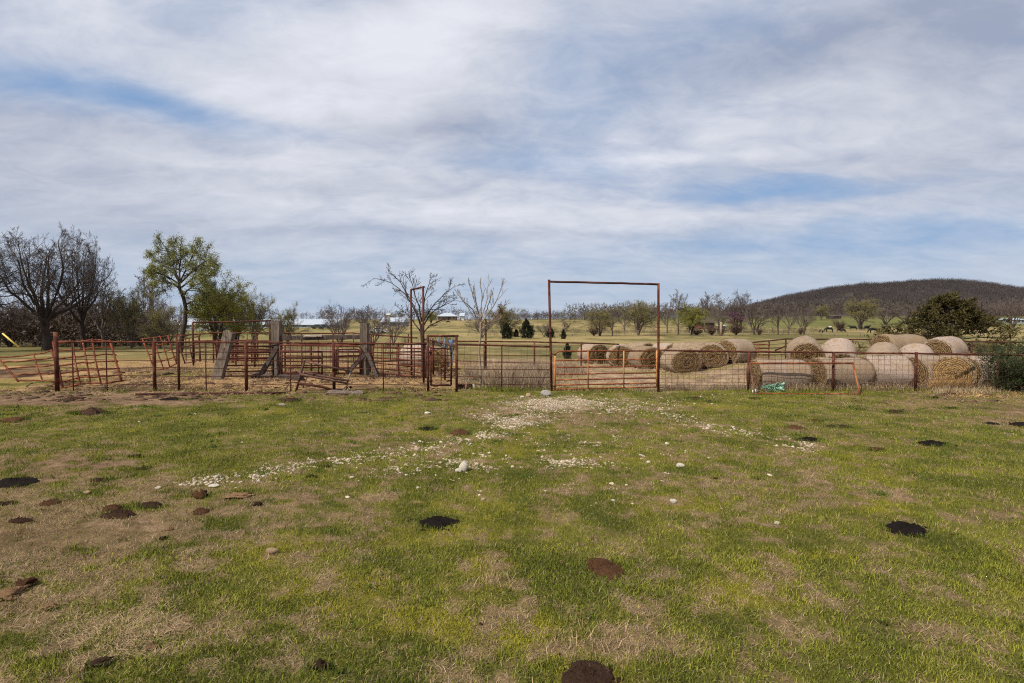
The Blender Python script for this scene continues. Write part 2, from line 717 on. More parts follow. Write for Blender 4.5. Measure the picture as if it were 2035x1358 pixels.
def ell(px, py, items):
    t = np.zeros_like(px)
    for it in items:
        cx, cy, rx, ry, w = it[:5]
        tilt = it[5] if len(it) > 5 else 0.0
        dx, dy = px - cx, py - cy
        dy = dy - tilt * dx
        t = np.maximum(t, w * np.exp(-((dx / rx) ** 2 + (dy / ry) ** 2)))
    return t


DEAD = [(120, 1060, 400, 95, 1.35), (330, 985, 290, 42, .8), (60, 925, 220, 35, .75), (40, 1175, 190, 50, .7),
        (250, 1250, 190, 50, 1.0, -.25), (560, 1000, 130, 30, .6), (180, 790, 420, 20, 1.3), (640, 774, 330, 11, 1.2),
        (880, 772, 45, 12, 1.2), (1110, 822, 200, 28, .75), (1450, 872, 240, 36, .55), (1900, 800, 240, 28, .95),
        (1990, 815, 110, 30, 1.1), (1290, 858, 240, 26, .6), (740, 880, 160, 22, .35), (1300, 960, 330, 40, .25),
        (1230, 1290, 280, 70, .32), (880, 1320, 220, 60, .28), (1950, 1020, 160, 70, .25), (640, 1270, 150, 50, .3),
        (1000, 1160, 60, 18, .7), (560, 1150, 90, 25, .6), (1600, 985, 200, 24, .4), (50, 1330, 160, 40, .6)]
DIRT = [(150, 795, 460, 18, 1.1), (640, 772, 330, 9, 1.1), (880, 772, 40, 12, 1.0), (150, 930, 210, 30, .9, .05),
        (30, 965, 80, 18, .8), (110, 1080, 270, 60, .76), (970, 1025, 34, 11, .95), (1085, 1022, 28, 10, .9),
        (1515, 1055, 42, 13, .9), (1705, 1187, 42, 17, .95), (1825, 995, 40, 11, .8), (595, 1003, 40, 13, .9),
        (2000, 812, 80, 16, .85), (400, 1080, 60, 16, .7), (1905, 840, 50, 8, .5), (640, 1320, 70, 26, .75),
        (20, 1200, 90, 30, .7), (1090, 815, 150, 20, .5), (330, 780, 260, 10, .9), (30, 840, 50, 8, .7)]
LUSH = [(620, 812, 330, 28, .55), (330, 850, 280, 24, .45), (1020, 1010, 140, 20, .3), (1830, 1120, 240, 90, .30),
        (540, 1130, 260, 60, .40), (950, 1180, 240, 60, .25), (1500, 800, 160, 18, .3), (170, 1300, 90, 40, .45),
        (960, 772, 80, 10, .5)]
MOSS = [(1500, 1120, 300, 80, .4), (1000, 1050, 260, 40, .35), (700, 1080, 200, 40, .3), (1000, 1200, 200, 40, .35)]
PATTIES = []     # (x, y, radius) of dung: grass keeps out of them


def near_masks(x, y):
    """green share, dirt share and moss share of the paddock in front of the fence"""
    xw = x + (fbm(x * .9, y * .9, 3, 3) - .5) * 1.6 + (fbm(x * 4, y * 4, 2, 5) - .5) * .5
    yw = y + (fbm(x * .9, y * .9, 3, 4) - .5) * 1.6 + (fbm(x * 4, y * 4, 2, 6) - .5) * .5
    yw = np.clip(yw, 1.6, None)
    px, py = proj(xw, yw, np.zeros_like(xw))
    e_dead, e_dirt = ell(px, py, DEAD), ell(px, py, DIRT)
    lush, e_moss = ell(px, py, LUSH), ell(px, py, MOSS)
    n1, n2, n3 = fbm(x * .45, y * .45, 4, 7), fbm(x * 1.7, y * 1.7, 4, 8), fbm(x * 6.5, y * 6.5, 3, 9)
    n4 = fbm(x * 3.6, y * 3.6, 3, 21)
    dead = .195 + .55 * e_dead - .32 * lush + (n1 - .5) * .40 + (n2 - .5) * .70 + (n4 - .5) * 1.0 + (n3 - .5) * 1.3
    green = .10 + .76 * (1 - sst(.12, .80, dead))
    dirt = sst(.62, .92, e_dirt + (n2 - .5) * .95 + (n3 - .5) * .5)
    moss = sst(.50, .72, fbm(x * .8, y * .8, 4, 10) * .85 + e_moss * .35 + (n3 - .5) * .25)
    return green * (1 - dirt), dirt, moss, n1, n2, n3


def mixc(a, b, t):
    return np.asarray(a) * (1 - t[:, None]) + np.asarray(b) * t[:, None]


C_GREEN1, C_GREEN2 = (.080, .096, .014), (.205, .200, .030)
C_MOSS = (.26, .235, .020)
C_STRAW1, C_STRAW2 = (.42, .285, .155), (.205, .13, .07)
C_DIRT1, C_DIRT2 = (.105, .064, .039), (.25, .165, .098)


def ground_color(x, y):
    green, dirt, moss, n1, n2, n3 = near_masks(x, y)
    g = mixc(C_GREEN1, C_GREEN2, np.clip(n2 * 1.6 - .3, 0, 1))
    g = mixc(g, C_MOSS, moss * .7)
    s = mixc(C_STRAW2, C_STRAW1, np.clip(n3 * 1.8 - .4, 0, 1)) * .85
    c = mixc(s * .62, g * .72, green)
    d = mixc(C_DIRT1, C_DIRT2, np.clip(n2 * 1.6 + n3 * 1.6 - 1.1, 0, 1))
    c = mixc(c, d, dirt)
    # trampled pens behind the fence: dark muck, loose golden straw
    px, py = proj(x, np.clip(y, 1.6, None), np.zeros_like(x))
    muck = mixc((.048, .028, .018), (.20, .125, .07), np.clip(fbm(x * 1.9, y * 1.9, 5, 12) * 3.2 - 1.1, 0, 1))
    straw = mixc((.22, .13, .06), (.46, .30, .15), np.clip(n3 * 2 - .5, 0, 1))
    st = sst(.49, .62, fbm(x * .5, y * .35, 4, 13) + ell(px, py, [(640, 760, 220, 14, .18), (330, 722, 260, 14, .25), (700, 722, 170, 16, .25)]))
    pen = mixc(muck, straw, st * .85)
    pen = mixc(pen, mixc(C_GREEN1, C_GREEN2, n2), sst(.58, .70, fbm(x * .4, y * .4, 4, 14)) * .5)
    ex = (fbm(x * .6, y * .6, 3, 15) - .5)
    w_pen = sst(FENCE_Y - .25, FENCE_Y + .25, y + ex * 1.2) * (1 - sst(33, 40, y + ex * 6))
    left = 1 - sst(-3.0, -1.2, x + ex)
    hayyard = mixc((.17, .115, .075), (.37, .265, .165), np.clip(fbm(x * 1.6, y * 1.6, 4, 16) * 2.2 - .6, 0, 1))
    gr = sst(.50, .62, fbm(x * .5, y * .5, 3, 17) + ell(px, py, [(1050, 742, 70, 10, .3), (1130, 748, 60, 8, .2)]) - .05)
    hayyard = mixc(hayyard, mixc(C_GREEN2, C_MOSS, n2 * .5), gr * .4)
    c = mixc(c, pen, w_pen * left)
    c = mixc(c, hayyard, w_pen * (1 - left))
    grit = ell(px, py, [(1095, 806, 120, 18, .8), (1035, 838, 70, 16, .75), (1180, 798, 110, 12, .5), (960, 868, 60, 10, .5), (600, 925, 240, 9, .35, -.15), (1490, 866, 170, 9, .35, .25), (1120, 918, 50, 12, .5), (940, 918, 80, 18, .35)])
    c = mixc(c, mixc((.19, .13, .085), (.38, .285, .195), np.clip(n3 * 2 - .5, 0, 1)), np.clip(sst(.25, .75, grit + (n2 - .5) * .7 + (n3 - .5) * .5), 0, 1) * .6)
    # open pasture
    f1, f2 = fbm(x * .035, y * .02, 5, 18), fbm(x * .18, y * .06, 4, 19)
    f3 = fbm(x * .7, y * .35, 4, 22)
    past = mixc((.122, .108, .042), (.285, .215, .098), np.clip((f1 - .5) * 2.6 + (f2 - .5) * 2.4 + (f3 - .5) * 1.6 + .47, 0, 1))
    greenfar = mixc((.080, .094, .028), (.140, .138, .046), f2)
    gl = sst(.0, .4, -x / np.maximum(y, 1) - .18) * sst(70, 110, y) * (1 - sst(260, 330, y))
    gr2 = sst(60, 110, x) * sst(170, 230, y)
    past = mixc(past, greenfar, np.clip(np.maximum(gl, gr2) * .85 + (f1 - .5) * .6, 0, 1))
    tan = ((fbm(x * .02, y * .05, 3, 20) > .50) & (y > 60) & (y < 180)).astype(float) * .3
    past = mixc(past, (.34, .265, .12), tan)
    c = mixc(c, past, sst(34, 42, y + ex * 6))
    return np.clip(c, 0.004, 1)


def build_ground():
    cx, cy = 0.0, -3.0
    r1 = np.concatenate([np.linspace(1.2, 4.25, 40), np.geomspace(4.3, 70, 540)])
    r2 = np.geomspace(70, 5000, 130)[1:]
    r = np.concatenate([r1, r2])
    a = np.linspace(math.radians(-78), math.radians(78), 460)
    R, A = np.meshgrid(r, a, indexing='ij')
    x, y = cx + R * np.sin(A), cy + R * np.cos(A)
    xf, yf = x.ravel(), y.ravel()
    z = gz(xf, yf)
    nr, na = R.shape
    i = np.arange(nr * na).reshape(nr, na)
    f = np.stack([i[:-1, :-1], i[:-1, 1:], i[1:, 1:], i[1:, :-1]], -1).reshape(-1, 4)[:, ::-1]
    me = np_mesh('ground', np.stack([xf, yf, z], -1), f, ground_color(xf, yf))
    o = link_mesh('ground', me, M_GROUND, None, True)
    tag(o, kind='structure')


build_ground()

# ------------------------------------------------------------------ fences and gates
Y = FENCE_Y
R_POST, R_RAIL = 0.045, 0.031


def post(px, Y, ptop, mat, parent, r=R_POST, name='post', lean=0.0, sink=0.08):
    b = gpt(px, Y, -sink)
    t = at(px + lean, ptop, Y)
    t.x = b.x + lean / F0 * Y
    return pipe(name, [b, t], r, mat, parent)


# left front pen fence
f = empty('pipe_fence', gpt(480, Y), 'long rusty pipe and cable fence in front of the trampled cattle pen', 'fence', 'pipe fences')
pipe('rail', bend([at(113, 679, Y), at(480, 681, Y), at(850, 684, Y)], 8, .006, 3), R_RAIL, M_RUST, f)
post(114, Y, 660, M_RUST, f, .068)['label'] = 'taller end post with a capped top'
for px in (308, 356, 490, 664):
    post(px, Y, 680, M_RUST, f, .055 if px != 356 else .042)
for px in (146, 213, 410, 578, 762):
    post(px, Y, 681, M_RUST, f, .019, 'stay')
for k, py in enumerate((699, 715, 731, 747, 763)):
    pts = []
    for px in (115, 180, 250, 308, 356, 410, 490, 578, 664, 762, 850):
        pts.append(at(px, py + .003 * (px - 115) + 1.2 * math.sin(px * .021 + k * 2), Y))
    pipe('cable', pts, .011, M_RUSTDARK, f, 5)

# walk-through gate frame and its gate
f = empty('gate_doorway', gpt(879, Y), 'narrow rusty pipe doorway frame with two posts and a short header', 'gate frame')
post(851, Y, 667, M_RUST, f, .043)
post(907.5, Y, 667, M_RUST, f, .043)
pipe('header', [at(848, 668, Y), at(911, 668, Y)], .034, M_RUST, f)
for px, py in ((855, 700), (855, 758)):
    pipe('hinge', [at(px - 3, py, Y - .05), at(px + 3, py, Y + .02)], .03, M_RUSTDARK, f, 6)
a, b = at(856, 692, Y + .02), at(897, 694, Y + .38)
a2, b2 = at(856.5, 766, Y + .02), at(896.5, 766, Y + .38)
f = empty('walk_gate', Vector((a.x, a.y, 0)), 'small rusty rectangular walk gate hung inside the narrow doorway frame', 'gate', 'pipe gates')
pipe('stile', [a + Vector((0, 0, .03)), a2], .028, M_RUST, f)
pipe('stile', [b + Vector((0, 0, .03)), b2], .032, M_RUST, f)
pipe('rail', [a, b], .024, M_RUST, f)
pipe('rail', [a2, b2], .028, M_RUST, f)
for t in (.18, .38, .58, .78):
    pipe('cable', [a.lerp(a2, t), b.lerp(b2, t)], .011, M_RUSTDARK, f, 5)
pipe('stay', [a.lerp(b, .5), a2.lerp(b2, .5)], .014, M_RUSTDARK, f, 5)

# middle fence bay, doorway to overhead gate
f = empty('pipe_fence', gpt(1000, Y), 'short rusty fence bay with cables between the narrow doorway and the tall overhead gateway', 'fence', 'pipe fences')
pipe('rail', bend([at(909, 685, Y), at(1000, 687, Y), at(1093, 689.5, Y)], 5, .005, 5), .030, M_RUST, f)
for k, (p0, p1) in enumerate(((704, 707), (717, 722), (733, 735), (748, 750), (763, 763.5))):
    pipe('cable', [at(908, p0, Y), at(950, (p0 * 1.5 + p1) / 2.5 + .5, Y), at(997, (p0 + p1) / 2 + 1, Y), at(1094, p1, Y)], .0125, M_RUST, f, 5)
post(997, Y, 687, M_RUST, f, .021, 'stay')

# tall overhead gateway
f = empty('overhead_gateway', gpt(1202, Y), 'tall rusty pipe gateway with a level crossbar standing against the sky', 'gateway', 'overhead pipe gateways')
bl, br = gpt(1096.5, Y, -.1), gpt(1308.5, Y, -.1)
tl, tr = at(1091, 556, Y), at(1308.5, 563, Y)
pipe('post', [bl, tl], .041, M_RUST, f)
pipe('post', [br, tr], .041, M_RUST, f)
pipe('sleeve', [bl.lerp(tl, .53), bl.lerp(tl, .56)], .052, M_RUST, f)
pipe('crossbar', bend([at(1093, 560, Y), at(1200, 562.3, Y), at(1308, 565.5, Y)], 6, .006, 8), .036, M_RUSTDARK, f)
pipe('hinge', [at(1097, 704, Y), at(1105, 705, Y - .02)], .03, M_RUSTDARK, f, 6)
pipe('hinge', [at(1097, 768, Y), at(1105, 768, Y - .02)], .03, M_RUSTDARK, f, 6)


def tube_gate(name, label, x0, y0t, y0b, x1, y1t, y1b, Y0, Y1, rails, uprights, mat, rail_r=.026, up_r=.022, stile=None, round_l=True, round_r=False, group='pipe gates', cat='gate', wob=.004, seed=1, stmat=None):
    """a farm gate: rails are fractions from the top, uprights fractions along"""
    A, B = at(x0, y0t, Y0), at(x1, y1t, Y1)
    A2, B2 = at(x0, y0b, Y0), at(x1, y1b, Y1)
    g = empty(name, Vector(((A.x + B.x) / 2, (A.y + B.y) / 2, 0)), label, cat, group)
    n = len(rails)
    c = .16
    hl = (B - A).length
    top = []
    if round_l:
        for q in range(5):
            an = math.pi / 2 * q / 4
            top.append(A + (B - A) / hl * (c * (1 - math.cos(an))) + (A2 - A).normalized() * (c * (1 - math.sin(an))))
        top = [A.lerp(A2, .25)] + top
    else:
        top = [A]
    if round_r:
        for q in range(5):
            an = math.pi / 2 * q / 4
            top.append(B - (B - A) / hl * (c * (1 - math.sin(an))) + (B2 - B).normalized() * (c * (1 - math.cos(an))))
        top.append(B.lerp(B2, .25))
    else:
        top.append(B)
    pipe('top_rail', top, rail_r * 1.1, mat, g)
    for k, t in enumerate(rails):
        pipe('rail', bend([A.lerp(A2, t), B.lerp(B2, t)], 5, wob, seed * 31 + k), rail_r, mat, g)
    pipe('stile', [A.lerp(A2, .12 if round_l else -.02), A2], stile or rail_r * 1.2, stmat or mat, g)
    pipe('stile', [B.lerp(B2, .12 if round_r else -.02), B2], stile or rail_r * 1.2, stmat or mat, g)
    for t in uprights:
        p, q = A.lerp(B, t), A2.lerp(B2, t)
        p = p + Vector((0, -.03, 0))
        q = q + Vector((0, -.03, 0))
        pipe('upright', [p, q], up_r, stmat or mat, g)
    return g


g = tube_gate('drive_gate', 'wide orange tubular farm gate closed under the tall overhead gateway', 1103, 698.5, 775, 1305, 697.5, 770, Y, Y,
              [.235, .42, .60, .745, .88, .99], [.325, .675], M_ORANGE, .024, .022, .029, seed=4, stmat=M_YELLOWED)

# hog-panel fence right of the gateway
f = empty('panel_fence', gpt(1660, Y), 'rusty pipe fence with square wire mesh standing in front of the hay bales', 'fence')
pipe('rail', bend([at(1309, 696.5, Y), at(1487, 699.5, Y), at(1655, 701, Y), at(1819, 703, Y), at(1983, 705.5, Y), at(2150, 708, Y)], 6, .008, 6), .031, M_RUST, f)
for px in (1487, 1655, 1819, 1983, 2140):
    post(px, Y, 700, M_RUST, f, .045)
mesh = MB()
hx = [at(px, 700, Y + .07).x for px in (1311, 2140)]
ztop, zbot = at(1400, 703, Y + .07).z, .06
zs = [zbot, .12, .2, .3, .42, .57, .73, .90, 1.07, ztop - .03]
for z in zs:
    mesh.tube([(hx[0], Y + .07, z), ((hx[0] + hx[1]) / 2, Y + .075, z - .015), (hx[1], Y + .07, z - .05)], .0062, 4)
x = hx[0]
while x < hx[1]:
    mesh.tube([(x, Y + .075, .03), (x + random.uniform(-.01, .01), Y + .075, ztop - .02 - (x - hx[0]) * .004)], .0062, 4)
    x += .203
o = mesh.build('wire_mesh', M_WIRE, f)
tag(o, kind='stuff')

# empty frame leaning on the mesh fence
A, B = at(1490, 722, Y - .10), at(1695, 722, Y - .10)
A2, B2 = ghit(1500, 784), ghit(1709, 785)
f = empty('leaning_pipe_rectangle', Vector(((A.x + B.x) / 2, A2.y, 0)), 'empty orange rectangular pipe frame leaning on the wire mesh fence', 'pipe frame')
pipe('rail', bend([A, B], 6, .005, 2), .027, M_ORANGE, f)
pipe('rail', bend([A2 + Vector((0, 0, .03)), B2 + Vector((0, 0, .03))], 6, .006, 3), .018, M_ORANGE, f)
pipe('leg', [A, A2], .028, M_BROWNPIPE, f)
pipe('leg', [B + Vector((0, 0, .02)), B2], .028, M_ORANGE, f)

# fallen old frame leaning on the left fence
f = empty('fallen_gate', ghit(640, 779), 'broken old brown pipe gate slumped against the front of the pen fence', 'gate', 'pipe gates')
Yg = Y - .45
pipe('stile', [at(605, 716, Y - .07), ghit(588, 779)], .042, M_BROWNPIPE, f)
pipe('stile', [at(697, 736, Y - .1), ghit(686, 779)], .026, M_BOARD, f)
pipe('rail', [at(607, 719, Y - .10), at(696, 738, Y - .14)], .03, M_BROWNPIPE, f)
pipe('rail', [at(582, 737, Y + .5), at(640, 747.5, Y + .08), at(692, 757, Y - .15)], .04, M_BROWNPIPE, f)
pipe('rail', [at(597, 744, Y - .25), at(640, 753, Y - .25), at(690, 762, Y - .25)], .036, M_BROWNPIPE, f)
pipe('rail', [at(594, 762, Y - .35), at(640, 769, Y - .4), ghit(674, 779)], .042, M_RUSTDARK, f)
pipe('rod', [at(585, 744, Y - .1), ghit(566, 777)], .014, M_BROWNPIPE, f, 5)
pipe('rod', [at(611, 749, Y - .2), at(602, 772, Y - .3)], .016, M_BROWNPIPE, f, 5)

o = plank('plank', ghit(651, 783) + Vector((0, 0, .04)), ghit(721, 783) + Vector((0, 0, .03)), .24, .08, M_TIE, None, (0, -.45, 1), 8, .014, 4)
tag(o, 'bleached grey plank lying on the grass below the slumped brown gate', 'plank')
o = pipe('loose_pipe', bend([ghit(270, 786) + Vector((0, 0, .03)), ghit(400, 785) + Vector((0, 0, .04)), ghit(568, 783) + Vector((0, 0, .03))], 4, .01, 5), .036, M_RUSTDARK, None)
tag(o, 'long rusty pipe lying in the dirt along the foot of the left fence', 'pipe')

# ------------------------------------------------------------------ inside the pens
YT = 24.4
for px, pt, w, lab in ((549, 638, 20, 'left of the two upright grey railway-tie posts, braced on its left side'),
                       (724, 643, 17, 'right of the two upright grey railway-tie posts, with an A-shaped brace')):
    a = gpt(px, YT, -.1)
    b = at(px, pt, YT)
    t = empty('timber_post', Vector((a.x, YT, 0)), lab, 'post', 'railway-tie posts')
    plank('post', a, b, w / F0 * YT, .3, M_TIE, t, sub=9, rough=.008, seed=px)
    if px == 549:
        plank('brace', at(551, 690, YT - .25), gpt(514, YT - .7), .2, .14, M_TIEDARK, t, sub=6, seed=3)
        pipe('wire_wrap', [at(539, 686, YT - .18), at(560, 683, YT - .18)], .03, M_TIEDARK, t, 6)
        pipe('wire_wrap', [at(539, 690, YT - .18), at(560, 688, YT - .18)], .025, M_TIEDARK, t, 6)
    else:
        plank('brace', at(724, 705, YT - .3), at(690, 741, YT - .75), .19, .13, M_TIEDARK, t, sub=6, seed=4)
        plank('brace', at(731, 703, YT - .2), gpt(750, YT - .6), .19, .13, M_TIEDARK, t, sub=6, seed=5)
t = plank('timber_beam', at(556, 672, YT + .02), at(717, 670, YT + .02), .20, .2, M_TIEDARK, None, sub=14, rough=.012, seed=7)
tag(t, 'dark timber beam spanning between the two upright tie posts', 'beam')
o = plank('board', at(604, 668.2, YT - .1), at(640, 667.2, YT - .1), .16, .05, M_BOARD, None, (0, -.3, 1), 5, .006, 2)
tag(o, 'short bleached board lying on top of the dark timber beam', 'board')
o = plank('leaning_post', gpt(430, 22.8, -.05), at(456, 661, 23.1), .46, .2, M_TIE, None, sub=9, rough=.014, seed=11)
tag(o, 'thick weathered grey timber leaning to the right inside the pen', 'post')
o = plank('fallen_timber', gpt(556, 23.3, .1), gpt(600, 22.2, .12), .18, .14, M_TIEDARK, None, (0, -.6, 1), 5, .012, 12)
tag(o, 'dark fallen timber lying on the straw right of the left tie post', 'timber')
o = plank('fallen_timber', gpt(500, 23.9, .08), gpt(541, 23.6, .08), .2, .14, M_TIEDARK, None, (0, -.6, 1), 5, .012, 13)
tag(o, 'dark fallen timber lying on the straw left of the left tie post', 'timber')

tube_gate('pen_gate', 'dull red round-cornered pen gate between the leaning timber and the left tie post', 444.5, 689, 750, 543, 689, 748, 22.9, 24.1,
          [.2, .4, .62, .82, .97], [.46], M_REDGATE, .028, .024, .036, True, False, seed=5)
tube_gate('pen_gate', 'dull red pen gate hung between the two upright tie posts', 556, 686, 742, 717, 688, 743, 24.1, 24.2,
          [.2, .38, .58, .78, .97], [.27, .48, .72], M_REDGATE, .026, .022, .034, False, True, seed=6)
tube_gate('pen_gate', 'dull red pen gate right of the right tie post, beside the dark bare tree', 741, 689, 741, 846, 694, 752, 24.3, 22.0,
          [.22, .42, .62, .82, .98], [.52, .80], M_REDGATE, .026, .022, .034, True, False, seed=7)
tube_gate('pen_gate', 'far dull red pen gate half hidden behind the leaning timber', 430, 684, 719, 536, 690, 716, 29, 28.5,
          [.3, .55, .8, .98], [.4, .75], M_REDGATE, .028, .022, .034, True, False, seed=8)

# more pen dividers: mesh panels and rails crossing the pens
M_MESHRUST = plain('rusty_mesh_wire', (.085, .045, .034), .9, .1, .3, 10)


def mesh_panel(label, x0, yt0, x1, yt1, Y0, Y1, step=.18, rows=8, rails=2, posts=3):
    A, B = at(x0, yt0, Y0), at(x1, yt1, Y1)
    f = empty('pen_divider', Vector(((A.x + B.x) / 2, (Y0 + Y1) / 2, 0)), label, 'fence', 'mesh pen dividers')
    A0, B0 = Vector((A.x, A.y, .08)), Vector((B.x, B.y, .08))
    pipe('rail', bend([A, B], 6, .01, int(x0)), .036, M_RUST, f)
    for k in range(1, rails):
        t = k / rails
        pipe('rail', bend([A.lerp(A0, t), B.lerp(B0, t)], 5, .01, int(x0) + k), .022, M_RUSTDARK, f, 6)
    for k in range(posts):
        t = k / max(posts - 1, 1)
        p = A.lerp(B, t)
        pipe('post', [Vector((p.x, p.y, -.1)), p + Vector((0, 0, .03))], .045, M_RUST, f)
    m = MB()
    n = int((B - A).length / step)
    for k in range(n + 1):
        p, q = A.lerp(B, k / n), A0.lerp(B0, k / n)
        m.tube([p + Vector((0, -.03, 0)), q + Vector((0, -.03, 0))], .0085, 4)
    for k in range(rows):
        t = (k + .5) / rows
        m.tube([A.lerp(A0, t) + Vector((0, -.04, 0)), B.lerp(B0, t) + Vector((0, -.04, 0))], .0085, 4)
    tag(m.build('wire_mesh', M_MESHRUST, f), kind='stuff')


mesh_panel('rusty mesh divider running behind the gate between the two tie posts', 566, 686, 722, 685, 26.5, 26.8, posts=4)
mesh_panel('rusty mesh divider behind the right pen gate, reaching the dark bare tree', 735, 684, 845, 682, 26.0, 27.6, posts=3, rails=3)
mesh_panel('rusty mesh divider left of the left tie post, behind the leaning timber', 432, 676, 545, 679, 30.5, 28.5, posts=4, rails=3)
mesh_panel('far rusty divider crossing behind the small orange panel', 385, 678, 500, 676, 31.5, 32, .3, 4, 3, 4)
tube_gate('pen_gate', 'dark rusty panel leaning just behind the slumped brown gate', 560, 700, 744, 640, 699, 745, 21.6, 22.2,
          [.3, .6, .97], [.5], M_RUSTDARK, .026, .022, .034, False, False, seed=15)
tube_gate('pen_gate', 'dark rusty panel behind the A-shaped brace of the right tie post', 668, 695, 745, 716, 694, 744, 22.6, 22.9,
          [.25, .5, .75, .97], [.5], M_RUSTDARK, .024, .02, .03, False, True, seed=16)

# overhead frame and fence at the back of the pens
YB = 30.0
f = empty('overhead_gateway', gpt(460, YB), 'wide low rusty overhead gateway at the back of the pens, before green trees', 'gateway', 'overhead pipe gateways')
post(384.5, YB, 641, M_RUSTDARK, f, .048)
post(537, YB, 637, M_RUSTDARK, f, .05)
pipe('crossbar', bend([at(383, 641, YB), at(460, 640, YB), at(538, 637.5, YB)], 5, .006, 4), .042, M_RUSTDARK, f)
f = empty('back_fence', gpt(600, 33), 'rusty pipe fence with wire closing off the back of the pens', 'fence', 'back pipe fences')
pts = [at(345, 668, 33), at(430, 661.5, 33), at(538, 662, 33), at(650, 663, 33), at(700, 662, 33), at(760, 667, 33), at(830, 672, 33)]
pipe('rail', bend(pts, 4, .01, 9), .038, M_RUST, f)
for k, px in enumerate((352, 370, 397, 424, 452, 492, 512, 560, 600, 633, 662, 703, 738, 776, 812)):
    post(px, 33, 664, M_RUST, f, (.042, .026)[k % 2])
for dz in (14, 24, 34):
    pipe('cable', [at(p, q + dz, 33) for p, q in ((345, 668), (430, 663), (538, 663), (650, 664), (760, 668), (830, 672))], .014, M_RUSTDARK, f, 5)
o = pipe('pale_pole', [at(560, 697, 29), at(650, 697.5, 29), at(716, 698, 29)], .06, M_BOARD, None)
tag(o, 'pale horizontal pole low across the back of the pen', 'pole')
for k, px in enumerate((560, 640, 715)):
    pipe('support', [gpt(px, 29, -.05) - Vector(o.location), at(px, 697.5, 29) - Vector(o.location)], .04, M_TIEDARK, o)

# small front-to-back fence on the alley beside the walk gate, with straps hung on it
f = empty('alley_fence', gpt(880, 22.5), 'short rusty alley fence running back behind the walk gate', 'fence')
P = [at(906, 689, Y + .3), at(884, 683, 22.4), at(861, 678, 24.4), at(838, 673, 27)]
pipe('rail', P, .036, M_RUST, f)
for px, yy, pt in ((884, 22.4, 684), (861, 24.4, 679)):
    post(px, yy, pt, M_RUST, f, .043)
for dz in (.3, .55, .8):
    pipe('cable', [p - Vector((0, 0, dz)) for p in P], .012, M_RUSTDARK, f, 5)
M_BLUE = plain('faded_blue_webbing', (.055, .085, .16), .8, .1, .3, 30)
M_GREYCLOTH = plain('grey_webbing', (.20, .21, .25), .9, .1, .4, 30)
for k, (px, py, yy, ln, lab) in enumerate(((871, 675, 23.4, .3, 'small grey-blue halter hanging leftmost on the alley fence rail'),
                                        (884, 677, 22.3, .42, 'grey-blue halter hanging in the middle of the alley fence rail'),
                                        (893, 680, 21.4, .95, 'long faded blue lead strap hanging lowest from the alley fence rail'),
                                        (899, 678, 20.6, .4, 'grey-blue halter hanging nearest the walk gate post'))):
    p = at(px, py, yy)
    h = empty('halter', p, lab, 'halter', 'halters hung on the alley rail')
    for q in range(4):
        s = MB()
        r = random.Random(k * 10 + q)
        L = ln * r.uniform(.6, 1)
        dx = r.uniform(-.09, .09)
        s.tube([p + Vector((dx * .3, -.06, .08)), p + Vector((dx, -.09, -.1)), p + Vector((dx * 1.4 + .03, -.08, -L * .6)), p + Vector((dx + .02, -.07, -L))], [.018, .022, .02, .014], 5)
        s.build('strap', M_BLUE if (q + k) % 2 == 0 else M_GREYCLOTH, h, True)

# tall narrow overhead gateway in the side fence
f = empty('overhead_gateway', gpt(830, 22.2), 'tall narrow rusty overhead gateway behind the dark bare tree', 'gateway', 'overhead pipe gateways')
post(842, 21.4, 570, M_RUSTDARK, f, .04)
post(818, 23.4, 575.5, M_RUSTDARK, f, .04)
pipe('crossbar', [at(842.5, 570.5, 21.4), at(817.5, 576, 23.4)], .038, M_RUST, f)

# bent panels
def bent_panel(label, top, bot, ups, rails, YA, YBB, mat, seed, r=.025):
    """top and bot: photo polylines of the top and bottom edge; ups: fractions of the uprights"""
    def ev(line, t, yy):
        n = len(line) - 1
        k = min(int(t * n), n - 1)
        q = t * n - k
        return at(line[k][0] * (1 - q) + line[k + 1][0] * q, line[k][1] * (1 - q) + line[k + 1][1] * q, yy)
    mid = ev(top, .5, YA)
    g = empty('bent_panel', Vector((mid.x, YA, 0)), label, 'fence panel', 'bent livestock panels')
    N = 8
    for k, s in enumerate(rails):
        pts = []
        for i in range(N + 1):
            a, b = ev(top, i / N, YA), ev(bot, i / N, YBB)
            rr = random.Random(seed * 99 + k * 13 + i)
            pts.append(a.lerp(b, s) + Vector((0, rr.uniform(-.02, .02), rr.uniform(-.018, .018))))
        pipe('rail', pts, r, mat, g)
    for k, t in enumerate(ups):
        a, b = ev(top, t, YA), ev(bot, t, YBB)
        pipe('upright', [a + Vector((0, -.04, .02)), a.lerp(b, .5) + Vector((.02 * (-1) ** k, -.05, 0)), b + Vector((0, -.03, -.02))], r * (1.25 if k in (0, len(ups) - 1) else 1.0), mat, g)
    return g


